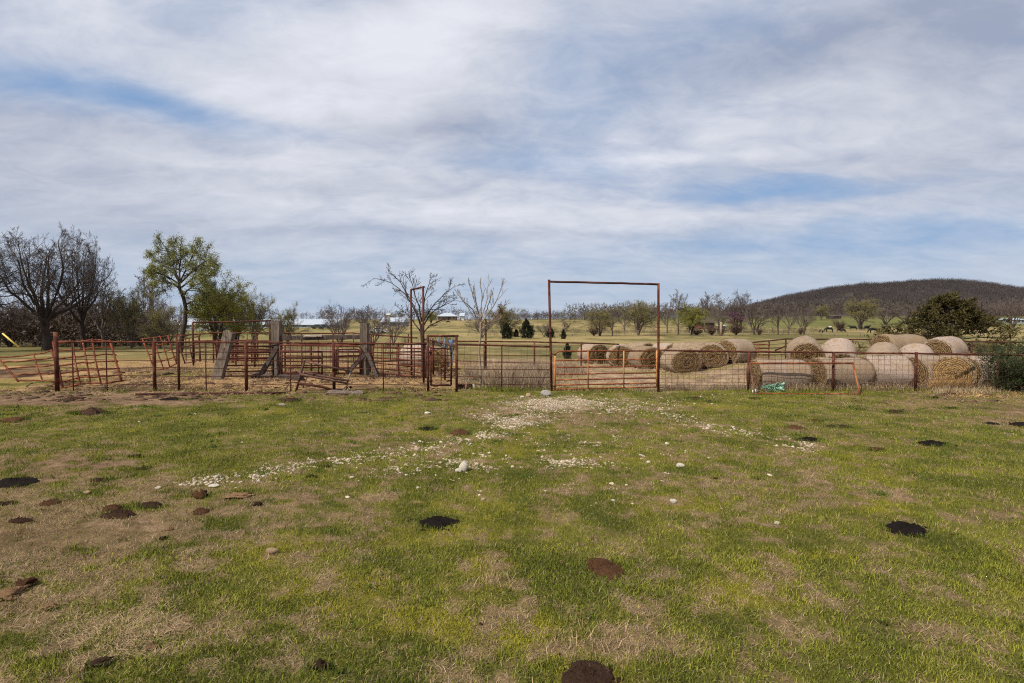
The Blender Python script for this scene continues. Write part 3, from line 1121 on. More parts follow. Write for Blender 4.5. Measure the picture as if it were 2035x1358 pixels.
bent_panel('flattened orange livestock panel sprawling to the left of the tall end post', [(-6, 711), (40, 708), (82, 703), (106, 696)],
           [(36, 757), (66, 756), (96, 757), (124, 759)], [.02, .56, .97], [0, .22, .48, .75, 1], 21.6, 20.3, M_REDORANGE, 2)
bent_panel('twisted orange livestock panel just right of the tall end post', [(104, 681), (150, 679), (190, 674), (222, 677)],
           [(124, 772), (165, 762), (208, 762), (246, 756)], [.02, .30, .46, .62, .97], [.02, .2, .37, .53, .7, .86, 1], 21.4, 20.2, M_REDORANGE, 5, .028)
bent_panel('small orange livestock panel tilted behind the second fence post', [(283, 674), (310, 671), (336, 668)],
           [(308, 736), (330, 733), (353, 722)], [.01, .42, .68, .98], [0, .25, .5, .76, 1], 26, 25, M_REDORANGE, 8)
bent_panel('dull rusty livestock panel tangled below the back overhead gateway', [(352, 676), (376, 672), (396, 668)],
           [(368, 722), (384, 719), (400, 716)], [.01, .5, .98], [0, .33, .66, 1], 28.5, 28, M_RUST, 9, .026)

# trough at the fence foot
tr = empty('feed_trough', ghit(927, 774), 'dark rusty half-barrel trough lying in grass under the middle fence', 'trough')
m = MB()
N = 10
a, b = ghit(912, 774) + Vector((0, .1, .17)), ghit(940, 774) + Vector((0, .1, .15))
ax = (b - a).normalized()
sd = ax.cross(Vector((0, 0, 1))).normalized()
vs = []
for (rr, e) in ((.17, 0), (.15, .02)):
    for p, q in ((a, e), (b, -e)):
        for k in range(N + 1):
            an = math.pi + math.pi * k / N
            vs.append(p + ax * q + sd * math.cos(an) * rr + Vector((0, 0, math.sin(an) * rr)))
n1 = N + 1
fs = []
for k in range(N):
    fs.append((k, k + 1, n1 + k + 1, n1 + k))
    fs.append((2 * n1 + k, 3 * n1 + k, 3 * n1 + k + 1, 2 * n1 + k + 1))
fs.append(tuple(range(n1)))
fs.append(tuple(range(n1, 2 * n1))[::-1])
for k in (0, N):
    fs.append((k, n1 + k, 3 * n1 + k, 2 * n1 + k))
m.add(vs, fs)
m.build('tub', M_RUSTDARK, tr)
m = MB()
m.tube([b + Vector((.02, -.02, -.17)), b + Vector((.03, -.02, .02))], .055, 8)
m.build('white_cap', M_WHITEROCK, tr)

# fence behind the middle bay and hay yard (mesh fence, back gate)
YM = 27.5
f = empty('back_fence', gpt(1040, YM), 'rusty wire fence crossing behind the bare sapling to the left hay bales', 'fence', 'back pipe fences')
pipe('rail', bend([at(898, 678, YM), at(965, 679, YM), at(1062, 680, YM), at(1155, 682, YM + .5), at(1230, 684.5, YM + 2)], 5, .008, 3), .034, M_RUST, f)
for px in (963, 1062, 1155):
    post(px, YM, 680, M_RUST, f, .04)
post(965.5, YM + .1, 634, M_RUSTDARK, f, .045)['label'] = 'one post standing much taller than the rail'
m = MB()
for z in (.15, .4, .65, .9, 1.15):
    m.tube([(at(898, 690, YM).x, YM, z), (at(1155, 690, YM).x, YM, z)], .007, 4)
x = at(898, 690, YM).x
while x < at(1155, 690, YM).x:
    m.tube([(x, YM, .03), (x, YM, 1.25)], .006, 4)
    x += .3
tag(m.build('wire_mesh', M_WIRE, f), kind='stuff')
YR = 33.0
f = empty('back_fence', gpt(1760, YR), 'dark pipe fence running behind the hay bales and in front of the cedar', 'fence', 'back pipe fences')
pts = [at(1445, 690, YR), at(1494, 681, YR), at(1528, 677.5, YR), at(1561, 674, YR), at(1645, 674.5, YR), at(1752, 675.5, YR), at(1860, 678, YR), at(2003, 680.5, YR), at(2120, 682, YR)]
pipe('rail', bend(pts, 4, .006, 5), .04, M_RUSTDARK, f)
for px, pt in ((1494, 681), (1528, 678), (1561, 674), (1645, 675), (1694, 675), (1752, 676), (1860, 678), (1930, 679), (2003, 681), (2090, 682)):
    post(px, YR, pt, M_RUSTDARK, f, .046 if px != 1694 else .03)
pipe('brace', [at(1561, 688, YR), at(1540, 697, YR)], .045, M_RUSTDARK, f)
for dz in (8, 15, 22, 29):
    pipe('cable', [at(p, q + dz, YR) for p, q in ((1494, 680), (1561, 675), (1752, 676), (2003, 681), (2120, 682))], .013, M_RUSTDARK, f, 5)
tube_gate('yard_gate', 'faded orange gate standing behind the left hay bales', 1420, 682, 712, 1529, 685, 712, 31.5, 32.2,
          [.28, .5, .75, .98], [.2, .4, .6, .8], M_ORANGE, .03, .022, .035, True, True, seed=12)
o = pipe('marker_pole', [at(5, 663, 40), at(38, 691, 40)], .055, plain('yellow_plastic', (.62, .47, .10), .5, .4, .08), None)
tag(o, 'slanting yellow guy-wire guard at the far left edge', 'marker pole')

# ------------------------------------------------------------------ hay bales
def bale_mesh(L, D, seed):
    r = random.Random(seed)
    NT_, NL = 56, 17
    R = D / 2
    vs = []
    ph = [r.uniform(0, 6.28) for _ in range(8)]
    for i in range(NL):
        e = min(i, NL - 1 - i)
        x = -L / 2 + L * (min(max(i, 1), NL - 2) - 1) / (NL - 3)
        if e == 0:
            x += .012 * (1 if i else -1)
        k = (0.875, 0.965, 0.99)[e] if e < 3 else 1.0
        for j in range(NT_):
            a = 2 * math.pi * j / NT_
            rr = R * k * (1 + .012 * math.sin(3 * a + ph[0] + x) + .010 * math.sin(7 * a + ph[1] + 3 * x) + .010 * math.sin(5 * x + ph[2]) + r.uniform(-.006, .006))
            y, z = rr * math.sin(a) * 1.05, rr * math.cos(a)
            y *= 1 + .05 * max(0, -math.cos(a) * .6 + .3) + .03 * math.sin(2 * a + ph[4])
            z *= .97 + .03 * math.sin(a * 2 + ph[5]) + .02 * math.sin(6 * x + ph[6])
            if z < -.76 * R:
                z = -.76 * R + (z + .76 * R) * .25
            vs.append((x, y, z))
    wrap_f = []
    for i in range(NL - 1):
        for j in range(NT_):
            j2 = (j + 1) % NT_
            wrap_f.append((i * NT_ + j, i * NT_ + j2, (i + 1) * NT_ + j2, (i + 1) * NT_ + j))
    wrap = bpy.data.meshes.new('wrap')
    wrap.from_pydata(vs, [], [q[::-1] for q in wrap_f])
    wrap.update()
    ends = []
    for side in (0, 1):
        ring = vs[:NT_] if side == 0 else vs[-NT_:]
        sgn = -1 if side == 0 else 1
        ev, ef = [], []
        K = 9
        for q in range(K):
            s = 1 - q / K
            for j in range(NT_):
                x0, y0, z0 = ring[j]
                bulge = .05 * (1 - s * s) + .022 * math.sin(q * 2.1 + j * 2 * math.pi / NT_ * 1.0 + ph[3]) + r.uniform(-.022, .022) * (q > 0)
                if q == 0:
                    bulge = 0
                ev.append((x0 + sgn * bulge, y0 * s, z0 * s))
        ev.append((ring[0][0] + sgn * .05, 0, 0))
        for q in range(K - 1):
            for j in range(NT_):
                j2 = (j + 1) % NT_
                f = (q * NT_ + j, q * NT_ + j2, (q + 1) * NT_ + j2, (q + 1) * NT_ + j)
                ef.append(f if side == 0 else f[::-1])
        for j in range(NT_):
            f = ((K - 1) * NT_ + j, (K - 1) * NT_ + (j + 1) % NT_, K * NT_)
            ef.append(f if side == 0 else f[::-1])
        me = bpy.data.meshes.new('end_face')
        me.from_pydata(ev, [], ef)
        me.update()
        ends.append(me)
    # loose stems sticking out of the ends, the rim and hanging at the foot
    n = 1300
    g = np.random.default_rng(seed)
    side = g.integers(0, 2, n) * 2 - 1
    rad = R * np.sqrt(g.random(n)) * .99
    wrapn = g.random(n) < .30
    rim = g.random(n) < .35
    rad[rim] = R * g.uniform(.93, 1.0, rim.sum())
    an = g.uniform(0, 2 * math.pi, n)
    base = np.stack([side * (L / 2 + .02), rad * np.sin(an) * 1.04, np.maximum(rad * np.cos(an), -R * .86)], -1)
    base[wrapn] = np.stack([g.uniform(-L / 2, L / 2, n), R * 1.03 * np.sin(an), np.maximum(R * .985 * np.cos(an), -R * .74)], -1)[wrapn]
    tang = np.stack([g.normal(0, .35, n) + side * .35, np.cos(an) + g.normal(0, .6, n), -np.sin(an) - .35 + g.normal(0, .6, n)], -1)
    tang /= np.linalg.norm(tang, axis=1)[:, None]
    ln = g.uniform(.06, .17, n)[:, None]
    w = np.cross(tang, g.normal(size=(n, 3)))
    w /= np.linalg.norm(w, axis=1)[:, None]
    w = w * .005
    V = np.stack([base - w, base + w, base + tang * ln], 1).reshape(-1, 3)
    F = np.arange(n * 3).reshape(n, 3)
    c = mixc((.13, .082, .038), (.38, .26, .13), np.repeat(g.random(n) ** 1.4, 3))
    return wrap, ends, (V, F, c)


M_STRAWBITS = attr_mat('loose_straw', amount=0.0, rough=.8, spec=.2)
BALES = []


def make_bale(seed, L=1.35, D=1.22, gold=False):
    wrap, ends, (V, F, c) = bale_mesh(L, D, seed)
    t = empty('hay_bale', (0, 0, 0), None, 'hay bale', 'round hay bales')
    link_mesh('wrap', wrap, M_WRAP, t, True)
    for e in ends:
        link_mesh('end_face', e, M_ENDGOLD if gold else M_END, t, True)
    me = np_mesh('loose_straw', V, F, c * (1.4 if gold else 1.0))
    tag(link_mesh('loose_straw', me, M_STRAWBITS, t), kind='stuff')
    return t


protos = {}


def bale(px, Yd, yaw, label, kind='a', lift=0.0, tilt=0.0, D=1.22, s=1.0, wide=1.0):
    """yaw: direction the +X end faces, degrees from straight right, turning towards the camera is negative"""
    key = kind
    if key not in protos:
        t = make_bale({'a': 3, 'b': 8, 'c': 15, 'gold': 21, 'long': 33}[kind], 1.75 if kind == 'long' else 1.35, 1.22, kind == 'gold')
        protos[key] = t
    else:
        t = copy_tree(protos[key])
    p = gpt(px, Yd)
    t.location = (p.x, p.y, p.z + .61 * .80 * s + lift)
    t.rotation_euler = (random.uniform(-.1, .1) if not lift else 0, tilt, math.radians(yaw))
    t.scale = (s, s * wide, s)
    t['label'] = label
    return t


# left cluster beyond the drive gate
bale(1180, 32.0, -72, 'farthest left hay bale, its wrapped side pale above the orange gate', 'a', wide=1.12)
bale(1234, 30.2, -97, 'hay bale whose round brown end faces the middle of the orange gate', 'b', wide=1.17)
bale(1272, 33.5, -66, 'hay bale showing only a pale top between the two behind the orange gate', 'c')
bale(1284, 28.6, -78, 'hay bale with its end hidden behind the right post of the tall gateway', 'a', wide=1.1)
bale(1322, 31.5, -72, 'hay bale showing a pale top just right of the tall gateway post', 'b')
bale(1352, 26.2, -84, 'large hay bale with a dark end just right of the tall gateway', 'c', wide=1.12)
bale(1366, 30.0, -30, 'hay bale peeping out between the two large round ends right of the gateway', 'b')
bale(1413, 26.6, -106, 'hay bale turned so its full spiral end faces the camera, right of the gateway', 'a', wide=1.12)
bale(1392, 29.3, -45, 'hay bale with a pale wrapped top behind the full spiral end', 'c')
bale(1460, 26.8, -146, 'brown-ended hay bale just left of the first mesh fence post', 'b', wide=1.1)
# right row close behind the mesh fence
bale(1547, 20.3, 3, 'long hay bale behind the leaning orange frame, its left end fringed', 'long')
bale(1668, 20.5, 6, 'hay bale behind the second mesh fence post, its dark left end showing', 'long')
bale(1757, 20.6, -8, 'torn hay bale behind the right leg of the leaning orange frame', 'c')
bale(1836, 20.9, 24, 'hay bale with a dark pointed left end at the third mesh fence post', 'b')
bale(1889, 20.4, -124, 'golden straw bale facing the camera behind the right mesh fence', 'gold', s=1.06)
bale(1957, 20.9, 4, 'rightmost hay bale, partly hidden by the dark bush', 'a')
# second row, resting tilted on the first
bale(1599, 23.2, -112, 'upper hay bale left of the middle with its round brown end facing the camera', 'a', lift=.16, tilt=.16)
bale(1666, 23.0, -115, 'upper hay bale with a rounded pale top, beside the brown-ended one', 'c', lift=.05, tilt=.42)
bale(1752, 22.5, -128, 'upper hay bale in the middle of the row with a long pale sloping side', 'b', lift=.06, tilt=.34)
bale(1787, 24.6, 10, 'far upper hay bale lying broadside behind the middle of the row', 'long', lift=.25)
bale(1820, 22.5, -120, 'upper hay bale with a rounded pale back, right of the middle', 'c', lift=.0, tilt=.40)
bale(1874, 23.1, -146, 'rightmost upper hay bale with a grey end turned to the left', 'b', lift=.22, tilt=.05)
# two in the pen beside the walk gate
bale(866, 27.0, -80, 'golden-ended hay bale seen through the walk gate', 'gold')
bale(829, 29.5, -20, 'pinkish wrapped hay bale behind the trunk of the dark bare tree', 'a')

# ------------------------------------------------------------------ manure, clods and rocks
def lump_mesh(name, seed, flat=.25, rough=.25, rings=10, seg=34, spl=0, fine=.08):
    r = np.random.default_rng(seed)
    a = np.linspace(0, 2 * math.pi, seg, endpoint=False)
    out = 1 + rough * sum(r.normal(0, 1 / (k + 1)) * np.sin((k + 1) * a + r.uniform(0, 6.28)) for k in range(1, 6)) * .5
    vs, fs = [], []
    for q in range(rings):
        s = 1 - q / rings
        h = flat * (1 - s ** 4.5) * (1 + .25 * math.sin(q * 2.3 + seed))
        for j in range(seg):
            k = out[j] * s
            vs.append((.5 * k * math.cos(a[j]) + r.normal(0, .008), .5 * k * math.sin(a[j]) + r.normal(0, .008),
                       (h * (.55 + .9 * float(fbm(np.array([2.2 * k * math.cos(a[j]) + seed]), np.array([2.2 * k * math.sin(a[j]) + seed * 3]), 4)[0])) + flat * r.normal(0, fine)) if q else -.03))
    vs.append((0, 0, flat * .8))
    for q in range(rings - 1):
        for j in range(seg):
            j2 = (j + 1) % seg
            fs.append((q * seg + j, q * seg + j2, (q + 1) * seg + j2, (q + 1) * seg + j))
    for j in range(seg):
        fs.append(((rings - 1) * seg + j, (rings - 1) * seg + (j + 1) % seg, rings * seg))
    for _ in range(spl):
        an, d = r.uniform(0, 6.28), r.uniform(.55, .95)
        c = np.array([d * math.cos(an) * 1.1, d * math.sin(an), .01])
        s = r.uniform(.015, .06)
        b = len(vs)
        for j in range(6):
            q = j * math.pi / 3
            vs.append((c[0] + s * math.cos(q) * r.uniform(.6, 2.0), c[1] + s * math.sin(q) * r.uniform(.6, 1.2), 0.0))
        vs.append((c[0], c[1], s * .6 + .015))
        fs += [(b + j, b + (j + 1) % 6, b + 6) for j in range(6)]
    # crumbs and flakes of crust lying on it
    for _ in range(26):
        an, d = r.uniform(0, 6.28), .5 * r.uniform(.05, 1.0) ** .6
        sz = r.uniform(.018, .06)
        c = np.array([d * math.cos(an), d * math.sin(an), flat * .62 * (1 - (d / .56) ** 4)])
        b = len(vs)
        for j in range(6):
            q = j * math.pi / 3
            vs.append((c[0] + sz * math.cos(q) * r.uniform(.6, 1.5), c[1] + sz * math.sin(q) * r.uniform(.6, 1.2), c[2] - .02))
        for j in range(6):
            q = j * math.pi / 3 + .3
            vs.append((c[0] + sz * .8 * math.cos(q) * r.uniform(.5, 1.1), c[1] + sz * .8 * math.sin(q) * r.uniform(.5, 1.1), c[2] + sz * r.uniform(.15, .9)))
        for j in range(6):
            j2 = (j + 1) % 6
            fs.append((b + j, b + j2, b + 6 + j2, b + 6 + j))
        fs.append(tuple(b + 6 + j for j in range(6)))
    me = bpy.data.meshes.new(name)
    me.from_pydata(vs, [], fs)
    me.update()
    return me


def clod_mesh(name, seed, n=3):
    r = np.random.default_rng(seed)
    bm = bmesh.new()
    for q in range(n):
        m = Matrix.Translation((r.uniform(-.28, .28) * (q > 0), r.uniform(-.22, .22) * (q > 0), r.uniform(.08, .2)))
        bmesh.ops.create_icosphere(bm, subdivisions=3, radius=(.38 if q == 0 else r.uniform(.16, .28)), matrix=m)
    for v in bm.verts:
        k = 1 + 1.5 * (float(fbm(np.array([v.co.x * 5 + seed]), np.array([v.co.y * 5 + v.co.z * 6]), 4)[0]) - .5) + .7 * (float(vnoise(np.array([v.co.x * 19 + seed]), np.array([v.co.y * 19 + v.co.z * 23]))[0]) - .5)
        v.co = Vector((v.co.x * k, v.co.y * k, max(v.co.z * k * .8, -.04)))
    me = bpy.data.meshes.new(name)
    bm.to_mesh(me)
    bm.free()
    return me


def rock_mesh(name, seed):
    r = np.random.default_rng(seed)
    bm = bmesh.new()
    bmesh.ops.create_icosphere(bm, subdivisions=3, radius=.5)
    pl = [Vector(r.normal(size=3)).normalized() for _ in range(9)]
    dd = r.uniform(.30, .44, 9)
    for v in bm.verts:
        for p, d in zip(pl, dd):
            e = v.co.dot(p) - d
            if e > 0:
                v.co -= p * e * .85
        v.co *= 1 + .10 * (float(fbm(np.array([v.co.x * 5 + seed]), np.array([v.co.y * 5 + v.co.z * 4]), 4)[0]) - .5)
    me = bpy.data.meshes.new(name)
    bm.to_mesh(me)
    bm.free()
    return me


def ground_thing(name, me, mat, px, py, wpx, asp, hgt, label, cat, group=None, rot=None, sink=0.0, avoid=True):
    p = ghit(px, py)
    m = me.copy() if me.users else me
    o = link_mesh(name, m, mat, None, True)
    w = wpx / F0 * p.y
    o.location = p - Vector((0, 0, sink))
    o.scale = (w, w * asp, w * hgt)
    o.rotation_euler = (0, 0, random.uniform(-.3, .3) if rot is None else rot)
    tag(o, label, cat, group)
    if avoid:
        PATTIES.append((p.x, p.y, w * .5, w * asp * .5))
    return o


G_P = 'cow patties on the grass'
PATTY = [  # px, py, width px, material, label
    (870, 1040, 72, M_BLACKDUNG, 'wet black cow patty ringed with splatter, largest of the black ones on the open grass', 14),
    (1800, 1053, 78, M_BLACKDUNG, 'black cow patty on the green grass well below the bush', 3),
    (850, 853, 30, M_BLACKDUNG, 'small black cow patty left of the white gravel', 0),
    (1604, 875, 44, M_BLACKDUNG, 'thin black cow patty at the end of the curved gravel trail', 0),
    (1852, 883, 56, M_BLACKDUNG, 'long thin black cow patty right of the curved gravel trail', 0),
    (1971, 843, 26, M_BLACKDUNG, 'small black cow patty on the grass in front of the bare tan soil', 0),
    (2028, 845, 40, M_BLACKDUNG, 'black cow patty cut by the right edge of the view', 0),
    (915, 861, 38, M_BROWNDUNG, 'reddish brown cow patty beside the small black one, left of the gravel', 2),
    (1203, 1134, 80, M_BROWNDUNG, 'crusty reddish brown cow patty with cracked flakes', 2),
    (1168, 1352, 128, M_DARKDUNG, 'big dark brown cow patty cut by the bottom edge', 4),
    (1580, 852, 34, M_BROWNDUNG, 'flat brown cow patty left of the paired dark ones', 2),
    (1652, 848, 20, M_DARKDUNG, 'left of two dark patties lying side by side below the mesh fence', 0),
    (1674, 849, 26, M_DARKDUNG, 'right of two dark patties lying side by side below the mesh fence', 2),
    (1780, 821, 26, M_DARKDUNG, 'dark patty on the grass under the third mesh fence post', 0),
    (1621, 837, 22, M_BROWNDUNG, 'faint brown patty just above the paired dark ones', 0),
    (1413, 800, 22, M_DARKDUNG, 'dark lump of manure below the mesh between gateway and first post', 0),
    (1380, 793, 24, M_DARKDUNG, 'flat dark manure among white stones right of the gateway', 0),
    (1500, 793, 18, M_DARKDUNG, 'dark manure by the left foot of the leaning orange frame', 0),
    (1710, 815, 14, M_BROWNDUNG, 'tiny brown patty below the right foot of the leaning orange frame', 0),
    (28, 962, 84, M_BLACKDUNG, 'broad black manure pile at the left edge', 6),
    (300, 1006, 50, M_DARKDUNG, 'round dark brown patty on the dead grass, right of the elongated heap', 3),
    (236, 1027, 68, M_DARKDUNG, 'elongated dark brown manure heap on the dead grass', 6),
    (222, 1012, 46, M_BROWNDUNG, 'brown patty touching the back of the elongated dark heap', 2),
    (400, 1017, 34, M_BROWNDUNG, 'smooth brown patty just below the crumbly clod', 0),
    (40, 1036, 42, M_DARKDUNG, 'thin dark streak of manure on the dead grass near the left edge', 4),
    (8, 1003, 34, M_DARKDUNG, 'dark patty cut by the left edge below the broad black pile', 2),
    (100, 1000, 34, M_BROWNDUNG, 'broken brown patty on the dead grass right of the left edge', 8),
    (182, 822, 62, M_DARKDUNG, 'long crumbled strip of dark manure on the grass below the left fence', 8),
    (25, 837, 44, M_BROWNDUNG, 'reddish patty on the grass near the left edge below the fence', 2),
    (340, 795, 40, M_BLACKDUNG, 'dark lump of muck on the bare strip in front of the left fence', 3),
    (145, 795, 34, M_DARKDUNG, 'dark muck patch below the twisted orange panel', 3),
    (575, 797, 34, M_DARKDUNG, 'crumbled manure below the slumped brown gate', 6),
    (285, 932, 22, M_DARKDUNG, 'dark lump at the edge of the brown bare patch', 2),
    (198, 957, 36, M_DARKDUNG, 'dark crumbly strip on the bare brown patch at left', 3),
    (680, 1340, 18, M_BLACKDUNG, 'small black lump right of the dark clod at the bottom', 0),
    (1740, 895, 30, M_BROWNDUNG, 'faint brown crust left of the long thin black patty', 2),
    (722, 1078, 0, None, '', 0),
]
for k, (px, py, w, mat, lab, spl) in enumerate(PATTY):
    if not mat:
        continue
    me = lump_mesh('cow_patty', 100 + k, .10 if mat is M_BLACKDUNG else .13, .62, spl=spl + 2, fine=.10 if mat is not M_BLACKDUNG else .05)
    long = 'thin' in lab or 'long' in lab or 'strip' in lab or 'elongated' in lab
    ground_thing('cow_patty', me, mat, px, py, w, .55 if long else .88, 1.0, lab, 'cow patty', G_P, rot=random.uniform(-.15, .15))
CLODS = [
    (400, 988, 36, M_BROWNDUNG, 'crumbly brown clod at the lower end of the white gravel trail', .7),
    (470, 986, 56, M_TANDUNG, 'spread of tan broken clods right of the crumbly brown clod', .25),
    (513, 1004, 20, M_DARKDUNG, 'small dark clod below the tan broken clods', .8),
    (325, 1072, 16, M_DARKDUNG, 'small upright dark clod on the dead grass', 1.0),
    (337, 1054, 14, M_TANDUNG, 'tiny tan clod above the small upright dark one', .7),
    (50, 1163, 44, M_BROWNDUNG, 'big rounded brown clod near the left edge', .62),
    (16, 1186, 68, M_TANDUNG, 'reddish tan dirt clod cut by the left edge', .42),
    (98, 1207, 42, M_TANDUNG, 'flat tan clod right of the big brown ones at the left edge', .30),
    (202, 1318, 48, M_DARKDUNG, 'dark clod in the grass at the bottom left', .45),
    (636, 1327, 42, M_DARKDUNG, 'rough dark clod at the bottom, left of the middle', .75),
    (300, 1288, 30, M_TANDUNG, 'tan lump under the dead straw at the bottom left', .45),
    (270, 908, 22, M_DARKDUNG, 'dark clod on the bare patch, uppermost at left', .6),
    (620, 948, 16, M_DARKDUNG, 'dark clod below the middle of the gravel trail', .6),
    (645, 928, 18, M_BROWNDUNG, 'brown clod on the gravel trail', .6),
    (1758, 1240, 18, M_BROWNDUNG, 'brown clod alone on the lower right grass', .6),
    (1505, 953, 16, M_BROWNDUNG, 'small brown clod on the right grass, right one of two', .5),
    (1420, 952, 18, M_BROWNDUNG, 'small brown clod on the right grass, left one of two', .4),
    (955, 1243, 14, M_BROWNDUNG, 'small brown clod on the lower middle grass', .6),
    (1860, 792, 20, M_DARKDUNG, 'dark clod in front of the golden bale', .5),
    (1890, 812, 16, M_DARKDUNG, 'dark clod on the tan soil below the golden bale', .5),
    (690, 771, 14, M_DARKDUNG, 'dark clod by the right foot of the slumped gate', .6),
    (818, 752, 18, M_DARKDUNG, 'dark clod on the straw inside the pen before the right gate', .6),
]
for k, (px, py, w, mat, lab, h) in enumerate(CLODS):
    ground_thing('dirt_clod', clod_mesh('dirt_clod', 40 + k, 5 if h < .35 else 3), mat, px, py, w, .8, h, lab, 'clod', 'clods on the ground')
ROCKS = [
    (921, 935, 18, M_WHITEROCK, 'white upright rock, tallest by the left gravel patch', .8, 1.35, .05),
    (911, 938, 12, M_WHITEROCK, 'small white rock touching the tall upright one', .9, .7, .02),
    (1084, 787, 22, M_GREYROCK, 'smooth grey boulder at the foot of the left gateway post', .7, .62, .05),
    (1050, 789, 9, M_TANROCK, 'brown broken rock left of the grey boulder', .8, 1.0, .01),
    (1038, 791, 8, M_WHITEROCK, 'small pale rock left of the brown broken one', .8, .7, .01),
    (1338, 1000, 13, M_WHITEROCK, 'pale rock on the bare spot in the middle right grass', .8, .9, .01),
    (1352, 928, 15, M_WHITEROCK, 'lone white rock right of the small gravel patch', .7, .6, .01),
    (1288, 921, 9, M_WHITEROCK, 'white pebble between the small gravel patch and the lone white rock', .8, .7, .01),
    (541, 1098, 22, M_TANROCK, 'tan flat rock in the grass below the dead patch', .8, .55, .02),
    (314, 971, 12, M_WHITEROCK, 'white stone alone left of the gravel trail', .7, .5, .01),
    (425, 968, 20, M_WHITEROCK, 'flat white stone at the lower end of the gravel trail', .7, .35, .01),
    (173, 980, 14, M_TANROCK, 'tan flat stone on the dead grass at left', .8, .4, .01),
    (1325, 884, 9, M_WHITEROCK, 'white pebble midway between gateway and lone white rock', .8, .7, .01),
    (830, 971, 7, M_WHITEROCK, 'white pebble above the big black patty', .8, .7, .01),
    (1544, 1042, 10, M_WHITEROCK, 'pale pebble by the bare spot right of the middle', .8, .7, .01),
    (1500, 780, 12, M_WHITEROCK, 'white rock by the foot of the first mesh fence post', .8, .7, .02),
    (560, 806, 18, M_BOARD, 'pale bit of broken wood on the green grass below the slumped gate', .35, .3, .01),
    (850, 823, 12, M_WHITEROCK, 'white stone left of the big gravel patch', .7, .5, .01),
]
for k, (px, py, w, mat, lab, asp, h, sink) in enumerate(ROCKS):
    wm = w / F0 * ghit(px, py).y
    nm = 'wood_scrap' if 'wood' in lab else ('boulder' if 'boulder' in lab else 'rock')
    o = ground_thing(nm, rock_mesh(nm, 70 + k), mat, px, py, w * 1.15, asp, h, lab, 'wood scrap' if 'wood' in lab else 'rock', None if 'wood' in lab else 'single rocks on the grass', sink=0, avoid=False)
    o.location.z += wm * h * .3

# gravel
def build_gravel():
    pts = []
    for cx, cy, rx, ry, n, tilt in ((1100, 803, 95, 13, 1500, 0), (1170, 797, 100, 9, 500, 0), (1035, 838, 55, 13, 620, -.05), (960, 868, 50, 9, 240, -.1),
                                    (1230, 812, 90, 16, 260, 0), (940, 918, 60, 16, 230, 0), (1120, 918, 32, 9, 190, 0), (1150, 925, 70, 12, 90, 0),
                                    (1150, 880, 260, 60, 200, 0), (980, 825, 60, 10, 180, 0), (1340, 800, 60, 14, 110, 0), (1440, 790, 60, 8, 40, 0),
                                    (900, 900, 160, 30, 130, 0), (1200, 960, 320, 60, 70, 0), (700, 850, 300, 60, 30, 0), (800, 930, 120, 14, 120, -.1)):
        gx_, gy_ = rng.normal(0, .55, n), rng.normal(0, .55, n)
        pts.append(np.stack([cx + gx_ * rx, cy + gy_ * ry + gx_ * rx * tilt], -1))
    for line, sp, n in (([(375, 965), (420, 955), (470, 950), (520, 943), (570, 930), (640, 918), (720, 912), (780, 903), (840, 893), (890, 880)], 7, 620),
                        ([(1310, 805), (1340, 832), (1400, 848), (1450, 858), (1500, 868), (1560, 880), (1630, 893)], 6, 420)):
        L = np.array(line, float)
        t = rng.random(n) * (len(L) - 1)
        k = t.astype(int)
        q = L[k] + (L[k + 1] - L[k]) * (t - k)[:, None]
        pts.append(q + rng.normal(0, 1, (n, 2)) * np.array([sp * 2, sp * .8]))
    P = np.concatenate(pts)
    P = np.concatenate([P, P[rng.random(len(P)) < .95] + rng.normal(0, 1, (1, 2)) * np.array([3., 1.]), P[rng.random(len(P)) < .5] + np.array([4., .8])])
    P = P[(P[:, 1] > 782) & (P[:, 1] < 1100)]
    x, y = ghit_np(P[:, 0], P[:, 1])
    keep = fbm(x * 2.2, y * 2.2, 3, 31) > .36
    x, y = x[keep], y[keep]
    n = len(x)
    bm = bmesh.new()
    bmesh.ops.create_icosphere(bm, subdivisions=1, radius=1)
    bm.verts.ensure_lookup_table()
    T = np.array([v.co for v in bm.verts])
    F = np.array([[v.index for v in f.verts] for f in bm.faces])
    bm.free()
    s = np.clip(rng.lognormal(math.log(.0108), .55, n), .005, .036)
    V = T[None] * (1 + rng.uniform(-.32, .32, (n, 12, 1)))
    V = V * np.stack([s * rng.uniform(.8, 1.5, n), s * rng.uniform(.7, 1.2, n), s * rng.uniform(.4, .8, n)], -1)[:, None]
    a = rng.uniform(0, 6.28, n)
    c, sn = np.cos(a)[:, None], np.sin(a)[:, None]
    vx = V[..., 0] * c - V[..., 1] * sn + x[:, None]
    vy = V[..., 0] * sn + V[..., 1] * c + y[:, None]
    vz = V[..., 2] + (gz(x, y) + s * .1)[:, None]
    col = mixc((.26, .195, .135), (.52, .435, .33), rng.random(n))
    col[rng.random(n) < .14] = (.46, .34, .24)
    col[rng.random(n) < .08] = (.36, .33, .29)
    me = np_mesh('gravel', np.stack([vx, vy, vz], -1).reshape(-1, 3), (F[None] + np.arange(n)[:, None, None] * 12).reshape(-1, 3), np.repeat(col, 12, 0))
    tag(link_mesh('gravel', me, M_STONE), 'pale limestone gravel spread on the grass before the gateway', None, None, 'stuff')


build_gravel()


# ------------------------------------------------------------------ grass blades
def scatter(y0, y1, dens, half=.98, extra=1.0):
    """random ground places between two depths, inside a little more than the view"""
    area = half * (y1 ** 2 - y0 ** 2) + 2 * extra * (y1 - y0)
    n = int(area * dens)
    u = rng.random(n)
    y = np.sqrt(y0 ** 2 + u * (y1 ** 2 - y0 ** 2))
    x = rng.uniform(-1, 1, n) * (half * y + extra)
    return x, y


